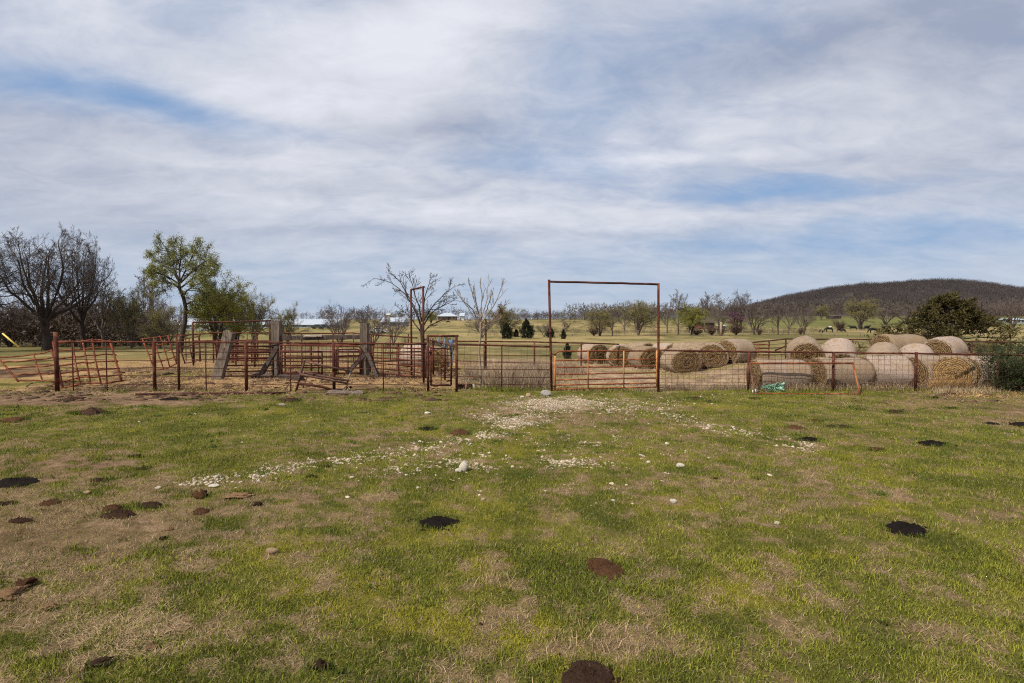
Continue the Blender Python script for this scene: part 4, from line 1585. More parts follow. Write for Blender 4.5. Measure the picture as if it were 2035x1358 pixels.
def clear_of_patties(x, y):
    ok = np.ones(len(x), bool)
    for px, py, rx, ry in PATTIES:
        ok &= ((x - px) / (rx * .88)) ** 2 + ((y - py) / (ry * .88)) ** 2 > 1
    return ok


def blades(x, y, L, W, lean, col, seg):
    n = len(x)
    a = rng.uniform(0, 2 * math.pi, n)
    d = np.stack([np.cos(a), np.sin(a), np.zeros(n)], -1)
    tw = a + rng.uniform(-1.2, 1.2, n) + math.pi / 2
    w = np.stack([np.cos(tw), np.sin(tw), np.zeros(n)], -1) * (W / 2)[:, None]
    base = np.stack([x, y, gz(x, y) - .004], -1)
    up = np.array([0, 0, 1.0])
    s, c = np.sin(lean)[:, None], np.cos(lean)[:, None]
    l2 = np.minimum(lean + rng.uniform(.1, .9, n), 1.75)
    s2, c2 = np.sin(l2)[:, None], np.cos(l2)[:, None]
    if seg == 2:
        mid = base + (d * s + up * c) * (L * .55)[:, None]
        tip = mid + (d * s2 + up * c2) * (L * .45)[:, None]
        tip[:, 2] = np.maximum(tip[:, 2], base[:, 2] + .006)
        V = np.stack([base - w, base + w, mid - w * .75, mid + w * .75, tip], 1).reshape(-1, 3)
        F = np.array([[0, 1, 3], [0, 3, 2], [2, 3, 4]])
        F = (F[None] + np.arange(n)[:, None, None] * 5).reshape(-1, 3)
        return V, F, np.repeat(col, 5, 0)
    tip = base + (d * s + up * c) * L[:, None]
    tip[:, 2] = np.maximum(tip[:, 2], base[:, 2] + .006)
    V = np.stack([base - w, base + w, tip], 1).reshape(-1, 3)
    return V, np.arange(n * 3).reshape(-1, 3), np.repeat(col, 3, 0)


def build_grass():
    for name, y0, y1, dens, seg, wid, hs in (('near', 2.6, 6.0, 6200, 2, 1.0, 1.0), ('mid', 6.0, 10.5, 2500, 1, 1.45, 1.0), ('far', 10.5, 20.2, 900, 1, 2.1, 1.0)):
        x, y = scatter(y0, y1, dens)
        ok = clear_of_patties(x, y)
        x, y = x[ok], y[ok]
        green, dirt, moss, n1, n2, n3 = near_masks(x, y)
        tuft = fbm(x * 2.6, y * 2.6, 3, 40)
        keep = rng.random(len(x)) < np.clip((.30 + .75 * tuft + .25 * green) * (1 - dirt * .80), 0, 1)
        x, y, green, dirt, moss, n2, tuft = (q[keep] for q in (x, y, green, dirt, moss, n2, tuft))
        n = len(x)
        isg = rng.random(n) < np.clip(green * 1.0 + .02, 0, .9)
        t = np.clip(n2 * 1.6 - .3 + rng.normal(0, .25, n), 0, 1)
        cg = mixc(C_GREEN1, C_GREEN2, t) * rng.uniform(.6, 1.65, n)[:, None]
        cg = mixc(cg, np.array(C_MOSS) * rng.uniform(.8, 1.25, n)[:, None], moss * .8)
        cs = mixc(C_STRAW2, (.50, .36, .205), rng.random(n) ** 1.2) * rng.uniform(.6, 1.2, n)[:, None]
        cs = mixc(cs, np.array((.32, .26, .20)), (rng.random(n) < .2) * .7)
        brown = np.clip(sst(.35, .8, ell(*proj(x, y, np.zeros_like(x)), DIRT)) * .75, 0, 1)
        cs = mixc(cs, np.array((.185, .115, .066)) * rng.uniform(.6, 1.4, n)[:, None], brown)
        col = np.where(isg[:, None], cg, cs)
        L = np.where(isg, rng.uniform(.022, .06, n) * (.55 + tuft * 1.0), rng.uniform(.03, .085, n)) * hs
        L = L * (1 - .35 * moss * isg)
        W = np.where(isg, rng.uniform(.0035, .007, n), rng.uniform(.0022, .0045, n)) * wid
        lean = np.where(isg, np.abs(rng.normal(.45, .4, n)), rng.uniform(.7, 1.52, n))
        lean = np.clip(lean, 0, 1.54)
        V, F, C = blades(x, y, L, W, lean, col, seg)
        me = np_mesh('grass', V, F, C)
        tag(link_mesh('grass', me, M_BLADE), kind='stuff')
    # taller, darker tufts round the patties
    X, Y_ = [], []
    for px, py, rx, ry in PATTIES:
        m = int(260 * rx / .2)
        a = rng.uniform(0, 6.28, m)
        q = 1.0 + np.abs(rng.normal(0, .25, m))
        X.append(px + np.cos(a) * q * rx)
        Y_.append(py + np.sin(a) * q * ry)
    x, y = np.concatenate(X), np.concatenate(Y_)
    green = near_masks(x, y)[0]
    k = (rng.random(len(x)) < green * 1.1) & clear_of_patties(x, y)
    x, y = x[k], y[k]
    n = len(x)
    V, F, C = blades(x, y, rng.uniform(.03, .085, n), rng.uniform(.004, .008, n) * np.maximum(1, y / 6), np.abs(rng.normal(.3, .35, n)),
                     mixc((.05, .075, .014), (.12, .14, .028), rng.random(n)), 2)
    tag(link_mesh('grass', np_mesh('grass', V, F, C), M_BLADE), kind='stuff')
    # dense darker clumps of coarser grass scattered over the paddock
    cx, cy = scatter(3.2, 16, .55)
    k = near_masks(cx, cy)[0] > .3
    cx, cy = cx[k], cy[k]
    m = 55
    r = rng.uniform(.04, .16, len(cx))
    x = (cx[:, None] + rng.normal(0, 1, (len(cx), m)) * r[:, None]).ravel()
    y = (cy[:, None] + rng.normal(0, .8, (len(cx), m)) * r[:, None]).ravel()
    tone = np.repeat(rng.random(len(cx)), m)
    y = np.maximum(y, 2.6)
    k = clear_of_patties(x, y)
    x, y, tone = x[k], y[k], tone[k]
    n = len(x)
    V, F, C = blades(x, y, rng.uniform(.03, .085, n), rng.uniform(.004, .008, n) * np.maximum(1, y / 6), np.abs(rng.normal(.45, .4, n)),
                     mixc((.040, .070, .016), (.11, .15, .028), np.clip(tone + rng.normal(0, .2, n), 0, 1)), 2)
    tag(link_mesh('grass', np_mesh('grass', V, F, C), M_BLADE), kind='stuff')
    # long dead stems, thickest on the dead patches and in the straw heap at the bottom left
    x, y = scatter(2.6, 9, 170)
    green, dirt, moss, n1, n2, n3 = near_masks(x, y)
    k = rng.random(len(x)) < np.clip(1.0 - green, .15, 1) * .8
    x, y = x[k], y[k]
    hx, hy = ghit_np(rng.normal(245, 62, 2600) , rng.normal(1250, 24, 2600))
    tx, ty = ghit_np(rng.normal(985, 24, 150), rng.normal(1152, 7, 150))
    bx, by = ghit_np(rng.normal(1190, 70, 260), rng.normal(1285, 40, 260))
    x, y = np.concatenate([x, hx, tx, bx]), np.concatenate([y, hy, ty, by])
    n = len(x)
    upright = np.arange(n) >= n - 410
    col = mixc((.22, .145, .08), (.52, .375, .22), rng.random(n) ** 1.3)
    L = rng.uniform(.06, .15, n) * np.where(upright, .8, 1) * np.where(np.arange(n) >= n - 3010, 1.2, .85)
    lean = np.where(upright, rng.uniform(.1, .8, n), rng.uniform(1.2, 1.55, n))
    V, F, C = blades(x, y, L, rng.uniform(.0025, .0048, n), lean, col, 2)
    tag(link_mesh('dead_grass', np_mesh('dead_grass', V, F, C), M_BLADE), kind='stuff')


build_grass()


def build_weeds():
    """grey dry weeds and grass along the fence foot and in the hay yard"""
    X, Y_, L_, C_ = [], [], [], []

    def add(px0, px1, yy0, yy1, n, l0, l1, c0, c1):
        yv = rng.uniform(yy0, yy1, n)
        pv = rng.uniform(px0, px1, n)
        xv = (pv - W0 / 2) / F0 * yv
        clump = fbm(xv * 1.5, yv * 1.5, 3, 50)
        k = rng.random(n) < np.clip((clump - .3) * 3, 0, 1)
        X.append(xv[k]); Y_.append(yv[k])
        L_.append((rng.uniform(l0, l1, n) * (.5 + clump))[k])
        C_.append((mixc(c0, c1, rng.random(n)))[k])
    grey = ((.15, .105, .070), (.37, .28, .195))
    straw = ((.25, .17, .10), (.42, .32, .20))
    green = (C_GREEN1, C_GREEN2)
    add(912, 1092, 19.6, 24.5, 7000, .2, .85, *grey)
    add(930, 1000, 19.5, 21.5, 900, .1, .35, (.10, .115, .03), (.15, .15, .05))
    add(1000, 1160, 24.0, 27.4, 5000, .15, .6, *grey)
    add(912, 1092, 19.0, 19.5, 1600, .06, .22, *green)
    add(1060, 1160, 20.3, 24.0, 2600, .05, .18, *straw)
    add(1310, 1490, 19.3, 20.0, 2600, .06, .28, *grey)
    add(1310, 2050, 18.9, 19.5, 3400, .05, .2, *green)
    add(1850, 1930, 19.4, 19.75, 3000, .1, .5, (.36, .21, .08), (.56, .36, .15))
    add(1490, 2050, 19.2, 19.9, 4200, .08, .34, *straw)
    add(1860, 2050, 18.5, 19.7, 3000, .05, .25, *straw)
    add(1100, 1310, 19.0, 19.8, 1500, .05, .14, *straw)
    add(1100, 1310, 18.9, 19.6, 1200, .05, .15, *green)
    add(110, 905, 18.9, 19.4, 2600, .05, .15, *green)
    add(115, 850, 19.5, 24, 5000, .04, .16, *straw)
    add(1320, 1480, 20, 27, 3000, .04, .14, *straw)
    add(912, 1600, 27, 33, 6000, .08, .4, *straw)
    add(250, 850, 24, 32, 7000, .05, .3, *straw)
    add(340, 840, 33, 40, 5000, .1, .5, *straw)
    x, y, L, c = np.concatenate(X), np.concatenate(Y_), np.concatenate(L_), np.concatenate(C_)
    n = len(x)
    V, F, C = blades(x, y, L, rng.uniform(.006, .013, n), np.abs(rng.normal(.25, .35, n)), c, 2)
    tag(link_mesh('dry_weeds', np_mesh('dry_weeds', V, F, C), M_BLADE), kind='stuff')


build_weeds()

# green netting heap by the mesh fence
def build_net():
    p = ghit(1545, 780) + Vector((0, .15, 0))
    t = empty('netting_bundle', p, 'crumpled green plastic netting heaped against the foot of the mesh fence', 'netting')
    M1 = plain('green_netting', (.12, .27, .17), .6, .3, .4, 20)
    M2 = plain('pale_green_netting', (.26, .46, .34), .55, .3, .3, 20)
    r = random.Random(5)
    for q in range(9):
        m = MB()
        for s in range(7):
            a0 = r.uniform(0, 6.28)
            cx_, cy_ = r.uniform(-.28, .12), r.uniform(-.1, .1)
            rx, rz = r.uniform(.1, .24), r.uniform(.05, .14)
            pts = []
            for k in range(10):
                a = a0 + k * .5
                pts.append(p + Vector((cx_ + math.cos(a) * rx + r.uniform(-.02, .02), cy_ + math.sin(a * 1.3) * .07, max(.02, rz + .02 + math.sin(a) * rz + r.uniform(-.02, .02)))))
            m.tube(pts, r.uniform(.005, .011), 5)
        if q < 3:
            m.build('strand', M1 if q else M2, t, True)
    # the gathered bright fold at the right
    vs, fs = [], []
    for i in range(9):
        for j in range(9):
            u, v = i / 8, j / 8
            w = .5 + .5 * math.sin(u * 3)
            vs.append(p + Vector((.02 + u * .26, .03 * math.sin(v * 9 + u * 4) - .05 * u, .02 + v * (.14 + .20 * u) + .02 * math.sin(u * 11 + v * 3))))
    for i in range(8):
        for j in range(8):
            if (i * 3 + j * 5) % 7 == 0:
                continue
            a = i * 9 + j
            fs.append((a, a + 9, a + 10, a + 1))
    m = MB().add(vs, fs)
    o = m.build('fold', M2, t, True)
    so_ = o.modifiers.new('thick', 'SOLIDIFY')
    so_.thickness = .006


build_net()


# loose straw and trampled muck in the pens and the hay yard
def build_litter():
    X, Y_, C_ = [], [], []
    for px0, px1, y0, y1, n, c0, c1 in ((100, 905, 19.3, 31, 34000, (.26, .155, .065), (.56, .38, .18)), (905, 1500, 19.3, 30, 22000, (.24, .16, .095), (.50, .38, .25)),
                                        (1840, 2040, 17.6, 19.4, 2500, (.34, .2, .09), (.56, .38, .18)), (0, 620, 18.2, 19.3, 3500, (.24, .16, .09), (.48, .34, .2))):
        y = y0 + (y1 - y0) * rng.random(n)
        x = (rng.uniform(px0, px1, n) - W0 / 2) / F0 * y
        k = rng.random(n) < np.clip((fbm(x * .9, y * .7, 4, 55) - .40) * 6, .04, 1)
        X.append(x[k]); Y_.append(y[k]); C_.append(mixc(c0, c1, rng.random(k.sum())))
    x, y, c = np.concatenate(X), np.concatenate(Y_), np.concatenate(C_)
    n = len(x)
    V, F, C = blades(x, y, rng.uniform(.08, .30, n), rng.uniform(.010, .022, n), rng.uniform(1.1, 1.5, n), c, 1)
    tag(link_mesh('loose_straw', np_mesh('loose_straw', V, F, C), M_BLADE), kind='stuff')
    bm = bmesh.new()
    bmesh.ops.create_icosphere(bm, subdivisions=1, radius=1)
    T = np.array([v.co for v in bm.verts])
    F = np.array([[v.index for v in f.verts] for f in bm.faces])
    bm.free()
    y = np.concatenate([19.3 + 9 * rng.random(2600), 16.9 + 2.3 * rng.random(700), 16.5 + 2.6 * rng.random(160)])
    px = np.concatenate([rng.uniform(90, 905, 2600), rng.uniform(0, 900, 700), rng.uniform(1700, 2035, 160)])
    x = (px - W0 / 2) / F0 * y
    k = fbm(x * .8, y * .8, 3, 57) > .5
    x, y = x[k], y[k]
    n = len(x)
    s = np.clip(rng.lognormal(math.log(.05), .5, n), .02, .16)
    V = T[None] * (1 + rng.uniform(-.4, .4, (n, 12, 1))) * np.stack([s * rng.uniform(.9, 1.9, n), s, s * rng.uniform(.3, .6, n)], -1)[:, None]
    V = V + np.stack([x, y, gz(x, y)], -1)[:, None]
    c = mixc((.045, .026, .017), (.15, .088, .05), rng.random(n))
    me = np_mesh('muck', V.reshape(-1, 3), (F[None] + np.arange(n)[:, None, None] * 12).reshape(-1, 3), np.repeat(c, 12, 0))
    tag(link_mesh('muck', me, M_STONE), kind='stuff')


build_litter()

# ------------------------------------------------------------------ trees
def unit(v):
    return v / np.maximum(np.linalg.norm(v, axis=-1, keepdims=True), 1e-9)


def sprout(g, P, R, k, tmin, tmax, ratio, ang, up, wander, npts, rfac=.62, shrink=.5, rmin=0.0, taper=.3):
    """P (B,n,3), R (B,n): every branch sends out k children"""
    B, n, _ = P.shape
    N = B * k
    idx = np.repeat(np.arange(B), k)
    t = tmin + (tmax - tmin) * ((np.tile(np.arange(k), B) + g.random(N)) / k)
    f = t * (n - 1)
    i = np.minimum(f.astype(int), n - 2)
    q = (f - i)[:, None]
    p0 = P[idx, i] * (1 - q) + P[idx, i + 1] * q
    tan = unit(P[idx, i + 1] - P[idx, i])
    r0 = R[idx, i] * (1 - q[:, 0]) + R[idx, i + 1] * q[:, 0]
    plen = np.linalg.norm(P[:, 1:] - P[:, :-1], axis=-1).sum(1)[idx]
    rnd = unit(g.normal(size=(N, 3)))
    perp = unit(np.cross(tan, rnd))
    a = ang * g.uniform(.65, 1.35, N)
    d = unit(tan * np.cos(a)[:, None] + perp * np.sin(a)[:, None])
    L = plen * ratio * (1 - shrink * (t - tmin) / max(tmax - tmin, 1e-6)) * g.uniform(.65, 1.3, N)
    out = [p0]
    step = (L / (npts - 1))[:, None]
    for _ in range(npts - 1):
        d = unit(d + g.normal(size=(N, 3)) * wander + np.array([0, 0, up]))
        out.append(out[-1] + d * step)
    C = np.stack(out, 1)
    rr = np.maximum(np.minimum(r0 * rfac, r0)[:, None] * np.linspace(1, taper, npts)[None], rmin)
    return C, rr


def tubes(P, R, sides):
    """batch of tapered prisms -> verts, quads"""
    B, n, _ = P.shape
    T = np.empty_like(P)
    T[:, 1:-1] = P[:, 2:] - P[:, :-2]
    T[:, 0] = P[:, 1] - P[:, 0]
    T[:, -1] = P[:, -1] - P[:, -2]
    T = unit(T)
    ref = np.where(np.abs(T[..., 2:3]) < .9, np.array([0, 0, 1.0]), np.array([1.0, 0, 0]))
    S = unit(np.cross(T, ref))
    U = np.cross(T, S)
    a = 2 * math.pi * np.arange(sides) / sides
    V = P[:, :, None] + (S[:, :, None] * np.cos(a)[None, None, :, None] + U[:, :, None] * np.sin(a)[None, None, :, None]) * R[:, :, None, None]
    base = (np.arange(B) * n * sides)[:, None, None]
    i = np.arange(n - 1)[None, :, None] * sides
    k = np.arange(sides)[None, None]
    k2 = (k + 1) % sides
    F = np.stack([base + i + k, base + i + k2, base + i + sides + k2, base + i + sides + k], -1).reshape(-1, 4)
    return V.reshape(-1, 3), F


def join(parts):
    V, F, o = [], [], 0
    for v, f in parts:
        V.append(v)
        F.append(f + o)
        o += len(v)
    return np.concatenate(V), np.concatenate(F)


def leaf_quads(g, pts, size, n_per, spread, droop=0.0):
    p = np.repeat(pts, n_per, 0)
    n = len(p)
    p = p + g.normal(size=(n, 3)) * spread
    a = unit(g.normal(size=(n, 3)) + np.array([0, 0, -droop]))
    b = unit(np.cross(a, g.normal(size=(n, 3))))
    s = size * g.uniform(.5, 1.35, n)[:, None]
    V = np.stack([p, p + a * s + b * s * .35, p + a * s * 1.8, p + a * s - b * s * .35], 1).reshape(-1, 3)
    return V, np.arange(n * 4).reshape(-1, 4)


TPL = {}
M_OAKTWIG = plain('dark_grey_twigs', (.085, .068, .060), .95, .05, .3, 6)


def tree_template(key, seed, trunk, tr, spec, leaf=None, bark=None, twig=None, leafmat=None, split=1, fit=True):
    """spec: list of dicts for sprout; branches up to level `split` belong to the trunk part"""
    g = np.random.default_rng(seed)
    P = np.array(trunk, float)[None] if np.ndim(trunk) == 2 else np.array(trunk, float)
    Rr = np.array(tr, float)
    Rr = Rr[None] if Rr.ndim == 1 else Rr
    levels = [(P, Rr)]
    for s in spec:
        levels.append(sprout(g, *levels[-1], **s))
    allp = np.concatenate([p.reshape(-1, 3) for p, _ in levels])
    lp = levels[-1][0][:, -1]
    if leaf and leaf.get('from', 1) > 1:
        lp = np.concatenate([lp, levels[-1][0][:, levels[-1][0].shape[1] // 2]])
    if leaf and leaf.get('below') is not None:
        pass
    zmax = np.percentile(allp[:, 2], 99.6)
    half = max(np.percentile(np.abs(allp[:, 0]), 98.0), np.percentile(np.abs(allp[:, 1]), 98.0))
    sc = np.array([1 / half, 1 / half, 1 / zmax]) if fit else np.ones(3)
    asp = half / zmax
    meshes = []
    tp = [tubes(p, r, 8 if i == 0 else 6) for i, (p, r) in enumerate(levels[:split + 1])]
    V, F = join(tp)
    meshes.append(('trunk', np_mesh('trunk', V * sc, F), bark, True))
    cp = [tubes(p, r, 4 if i < 1 else 3) for i, (p, r) in enumerate(levels[split + 1:])]
    V, F = join(cp)
    meshes.append(('crown', np_mesh('crown', V * sc, F), twig, False))
    if leaf:
        V, F = leaf_quads(g, lp, leaf['size'], leaf['n'], leaf['spread'], leaf.get('droop', 0))
        meshes.append(('foliage', np_mesh('foliage', V * sc, F), leafmat, False))
    for nm, me, mt, sm in meshes:
        me.materials.append(mt)
        if sm:
            me.polygons.foreach_set('use_smooth', np.ones(len(me.polygons), bool))
    TPL[key] = meshes


def put_tree(name, key, loc, height, half, label, group=None, rot=None, cat='tree', mats=None):
    t = empty(name, loc, label, cat, group)
    t.scale = (half, half, height)
    t.rotation_euler = (0, 0, random.uniform(0, 6.28) if rot is None else rot)
    for nm, me, mt, sm in TPL[key]:
        o = bpy.data.objects.new(nm, me)
        COL.objects.link(o)
        o.parent = t
    return t


def sp(k, tmin, tmax, ratio, ang, up, wander, npts, **kw):
    return dict(k=k, tmin=tmin, tmax=tmax, ratio=ratio, ang=ang, up=up, wander=wander, npts=npts, **kw)


# kinds (unit height about 1, then fitted)
def oak_limbs(g, n, fork, h, r):
    """limbs from one fork out to a rounded crown"""
    out = []
    for k in range(n):
        az = 2 * math.pi * (k + g.uniform(-.3, .3)) / n
        e = g.uniform(.08, 1.4)
        end = np.array([math.cos(az) * math.cos(e) * r, math.sin(az) * math.cos(e) * r, fork + .12 + (h - fork - .14) * math.sin(e) ** .9])
        st = np.array([0, 0, fork * g.uniform(.75, 1.1)])
        t = np.linspace(0, 1, 9)[:, None]
        bow = np.array([math.cos(az), math.sin(az), .25]) * .06 * np.sin(t * math.pi)
        out.append(st * (1 - t) + end * t + bow + np.cumsum(g.normal(0, .010, (9, 3)), 0) * (t > 0))
    return np.array(out)


for q, sd in enumerate((3, 14)):
    g_ = np.random.default_rng(sd)
    trunk_ = np.array([(0, 0, -.03), (.012, 0, .05), (.0, .005, .11), (-.008, 0, .17), (-.004, 0, .24)])
    L_ = oak_limbs(g_, 11, .24, .88, .44)
    f_ = np.linspace(0, 4, 9)
    t9 = np.stack([np.interp(f_, np.arange(5), trunk_[:, k]) for k in range(3)], -1)
    P_ = np.concatenate([t9[None], L_])
    R_ = np.concatenate([np.linspace(.046, .034, 9)[None], np.linspace(.0165, .0026, 9)[None] * g_.uniform(.7, 1.2, (11, 1))])
    g2 = np.random.default_rng(sd + 1)
    lv1 = sprout(g2, P_[1:], R_[1:], 8, .22, 1, .52, .78, .015, .12, 8, rfac=.5, rmin=.0016)
    lv2 = sprout(g2, *lv1, 7, .18, 1, .52, .78, .015, .14, 6, rfac=.5, rmin=.0010)
    lv3 = sprout(g2, *lv2, 6, .15, 1, .55, .70, .02, .15, 4, rfac=.6, rmin=.0007)
    lv4 = sprout(g2, *lv3, 4, .2, 1, .65, .55, .03, .12, 3, rfac=.7, rmin=.00055)
    allp = np.concatenate([l[0].reshape(-1, 3) for l in (lv1, lv2, lv3, lv4)])
    zm = np.percentile(allp[:, 2], 99.7)
    hf = np.percentile(np.hypot(allp[:, 0], allp[:, 1]), 98.5)
    sc_ = np.array([1 / hf, 1 / hf, 1 / zm])
    V, F = tubes(P_, R_, 8)
    m1 = np_mesh('trunk', V * sc_, F)
    m1.materials.append(M_BARK)
    m1.polygons.foreach_set('use_smooth', np.ones(len(m1.polygons), bool))
    V, F = join([tubes(*lv1, 4), tubes(*lv2, 3), tubes(*lv3, 3), tubes(*lv4, 3)])
    m2 = np_mesh('crown', V * sc_, F)
    m2.materials.append(M_OAKTWIG)
    TPL[f'oak{q}'] = [('trunk', m1, None, True), ('crown', m2, None, False)]
for q, sd in enumerate((5, 9, 23)):
    tree_template(f'vase{q}', sd, [(0, 0, -.03), (.005, 0, .12), (-.01, 0, .28), (.01, .01, .45), (0, 0, .62), (.01, 0, .8)], [.024, .02, .017, .013, .009, .004],
                  [sp(10, .2, .95, .62, .55, .10, .09, 7, rfac=.6, shrink=.35),
                   sp(6, .2, 1, .55, .55, .08, .13, 5, rmin=.0022),
                   sp(6, .2, 1, .52, .55, .06, .16, 4, rmin=.0018),
                   sp(5, .2, 1, .55, .5, .05, .15, 3, rmin=.0015)], bark=M_BARKGREY, twig=M_TWIG)


def stems(g, n, spread, h, pts=6):
    out = []
    for k in range(n):
        a = 2 * math.pi * (k + g.random() * .6) / n
        d = np.array([math.cos(a), math.sin(a)]) * spread * g.uniform(.5, 1.1)
        t = np.linspace(0, 1, pts)[:, None]
        xy = d * t ** 1.2 + g.normal(0, .012, (pts, 2)) * t
        out.append(np.concatenate([xy, -.02 + (h * g.uniform(.75, 1.1) + .02) * t], 1))
    return np.array(out)


for q, sd in enumerate((31, 37)):
    g_ = np.random.default_rng(sd)
    S_ = stems(g_, 6, .30, .66)
    tree_template(f'round{q}', sd, S_, np.repeat(np.linspace(.015, .005, 6)[None], 6, 0),
                  [sp(7, .3, 1, .55, .5, .06, .10, 6, rfac=.6, shrink=.3, rmin=.0022),
                   sp(6, .2, 1, .55, .5, .05, .12, 4, rmin=.0016),
                   sp(5, .2, 1, .6, .45, .04, .12, 3, rmin=.0012),
                   sp(3, .2, 1, .6, .4, .03, .1, 3, rmin=.0010)], bark=M_BARKGREY, twig=M_TWIG, split=0)
for q, sd in enumerate((41, 47)):
    g_ = np.random.default_rng(sd)
    for nm, lm, n_, bk in (('green', M_LEAF, 20, M_BARK), ('dull', M_LEAFDULL, 11, M_BARKGREY)):
        tree_template(f'{nm}{q}', sd, stems(g_, 5, .24, .62), np.repeat(np.linspace(.019, .006, 6)[None], 5, 0),
                      [sp(9, .25, 1, .58, .8, .03, .13, 6, rfac=.6, shrink=.3),
                       sp(6, .2, 1, .55, .7, .02, .15, 4, rmin=.0020),
                       sp(6, .2, 1, .55, .55, .02, .15, 3, rmin=.0014)],
                      leaf=dict(size=.0085, n=n_ // 2, spread=.018, **{'from': 2}), bark=bk, twig=M_TWIG, leafmat=lm, split=0)
g_ = np.random.default_rng(61)
tree_template('shrub0', 61, stems(g_, 12, .3, .8), np.repeat(np.linspace(.014, .004, 6)[None], 12, 0),
              [sp(9, .1, 1, .45, .6, .03, .15, 5, rmin=.003), sp(7, .1, 1, .55, .6, .02, .2, 3, rmin=.0028), sp(4, .1, 1, .6, .5, .0, .1, 3, rmin=.0022)], bark=M_TWIGBROWN, twig=M_TWIGBROWN, split=0)
g_ = np.random.default_rng(67)
tree_template('redbud0', 67, stems(g_, 4, .2, .6), np.repeat(np.linspace(.02, .006, 6)[None], 4, 0),
              [sp(7, .3, 1, .55, .7, .05, .14, 5), sp(6, .2, 1, .55, .7, .03, .18, 3, rmin=.003)],
              leaf=dict(size=.014, n=6, spread=.02, **{'from': 2}), bark=M_BARK, twig=M_TWIGBROWN, leafmat=M_REDBUD, split=0)


def cedar_template(key, seed, n_br, wide, mat, per=70, leafs=.03, conic=.9, loose=False):
    g = np.random.default_rng(seed)
    tr = np.array([[(0, 0, -.03), (.01, 0, .2), (0, .01, .45), (.01, 0, .7), (0, 0, .96)]])
    R = np.array([[.03, .026, .02, .012, .004]])
    t = .05 + .93 * (np.arange(n_br) + g.random(n_br)) / n_br
    a = g.uniform(0, 6.28, n_br)
    prof = wide * np.minimum(1, (1.03 - t) * conic / .62) ** .8 * (.72 + .28 * np.minimum(t / .2, 1)) * g.uniform(.62, 1.12, n_br)
    pts = []
    if loose:
        prof = wide * np.clip((1.02 - t) * 1.12, .05, .86) ** 1.05 * g.uniform(.55, 1.2, n_br)
    lift = g.uniform(.02, .16, n_br)
    for s in np.linspace(0, 1, 6):
        pts.append(np.stack([np.cos(a) * prof * s, np.sin(a) * prof * s, t * .93 + lift * s ** 1.6 - .04 * s * (t < .25)], -1))
    P = np.stack(pts, 1) + g.normal(0, .006, (n_br, 6, 3))
    Rb = np.repeat(np.linspace(.011, .003, 6)[None], n_br, 0)
    C, Rc = sprout(g, P, Rb, 9, .25 if not loose else .42, 1, .36 if not loose else .30, .75, .05, .15, 4)
    V, F = join([tubes(tr, R, 8), tubes(P, Rb, 4)])
    m1 = np_mesh('trunk', V, F)
    m1.materials.append(M_BARKGREY)
    src = np.concatenate([C[:, -1], C[:, 2], C[:, 1]])
    dirs = np.concatenate([unit(C[:, -1] - C[:, 0])] * 3)
    n = len(src) * per // 10
    i = g.integers(0, len(src), n)
    p = src[i] + g.normal(0, .020, (n, 3))
    d = unit(dirs[i] + g.normal(0, .55, (n, 3)) + np.array([0, 0, .25]))
    b = unit(np.cross(d, g.normal(size=(n, 3))))
    s = leafs * g.uniform(.5, 1.4, n)[:, None]
    V = np.stack([p - b * s * .16, p + b * s * .16, p + d * s], 1).reshape(-1, 3)
    m2 = np_mesh('crown', V, np.arange(n * 3).reshape(-1, 3))
    m2.materials.append(mat)
    TPL[key] = [('trunk', m1, None, False), ('crown', m2, None, False)]


cedar_template('juniper', 71, 84, 1.0, M_CEDAR, 95, .05, 1.0, True)
cedar_template('cedar', 72, 60, 1.0, M_CEDARDARK, 90, .09, 1.0)

G_L = 'trees left of the pens'
G_M = 'trees across the pasture'


def tree_px(name, key, px, Yd, ptop, halfpx, label, group, rot=None):
    p = gpt(px, Yd, -.05)
    top = at(px, ptop, Yd)
    half = halfpx / F0 * Yd
    return put_tree(name, key, p, max(top.z - p.z, .4), half, label, group, rot)


# --- left group
tree_px('bare_oak', 'oak0', 92, 50, 448, 118, 'largest bare dark oak, spreading against the sky behind the tall end post', G_L, 1.0)
tree_px('bare_oak', 'oak1', -48, 47, 470, 112, 'bare dark oak at the left edge, its limbs reaching in', G_L, 2.2)
tree_px('bare_oak', 'oak1', 165, 54, 462, 62, 'narrow bare oak merging with the right side of the largest oak', G_L, .4)
tree_px('bare_tree', 'vase0', 205, 56, 556, 48, 'bare brown tree right of the largest oak with a long leaning limb', G_L, .8)
tree_px('bare_tree', 'round0', 20, 60, 590, 70, 'low bare thicket tree below the left edge oak', G_L)
tree_px('bare_tree', 'round1', 75, 62, 580, 60, 'low bare tree behind the trunk of the largest oak', G_L)
tree_px('bare_tree', 'round0', 150, 61, 570, 60, 'brown bare tree filling the gap right of the largest trunk', G_L)
tree_px('bare_tree', 'round1', 200, 64, 590, 50, 'low brown bare tree behind the twisted orange panel', G_L)
tree_px('bare_tree', 'vase1', 300, 62, 538, 48, 'grey bare tree behind and left of the tall green-leafed tree', G_L)
tree_px('bare_tree', 'round0', 335, 66, 590, 45, 'low grey bare tree behind the tall green-leafed trunk', G_L)
tree_px('leafing_tree', 'dull0', 262, 55, 566, 40, 'dull green leafing tree left of the tall green-leafed one', G_L)
tree_px('leafing_tree', 'dull1', 318, 54, 598, 42, 'low dull green tree in front of the grey bare one', G_L)
tree_px('leafing_tree', 'green0', 432, 48, 548, 58, 'broad yellow-green tree right of the tall green-leafed one', G_L, .5)
tree_px('leafing_tree', 'green1', 470, 52, 578, 40, 'lower yellow-green tree beside the back overhead gateway', G_L)
tree_px('leafing_tree', 'dull0', 505, 56, 584, 36, 'thin pale green tree right of the broad yellow-green one', G_L, 2.0)
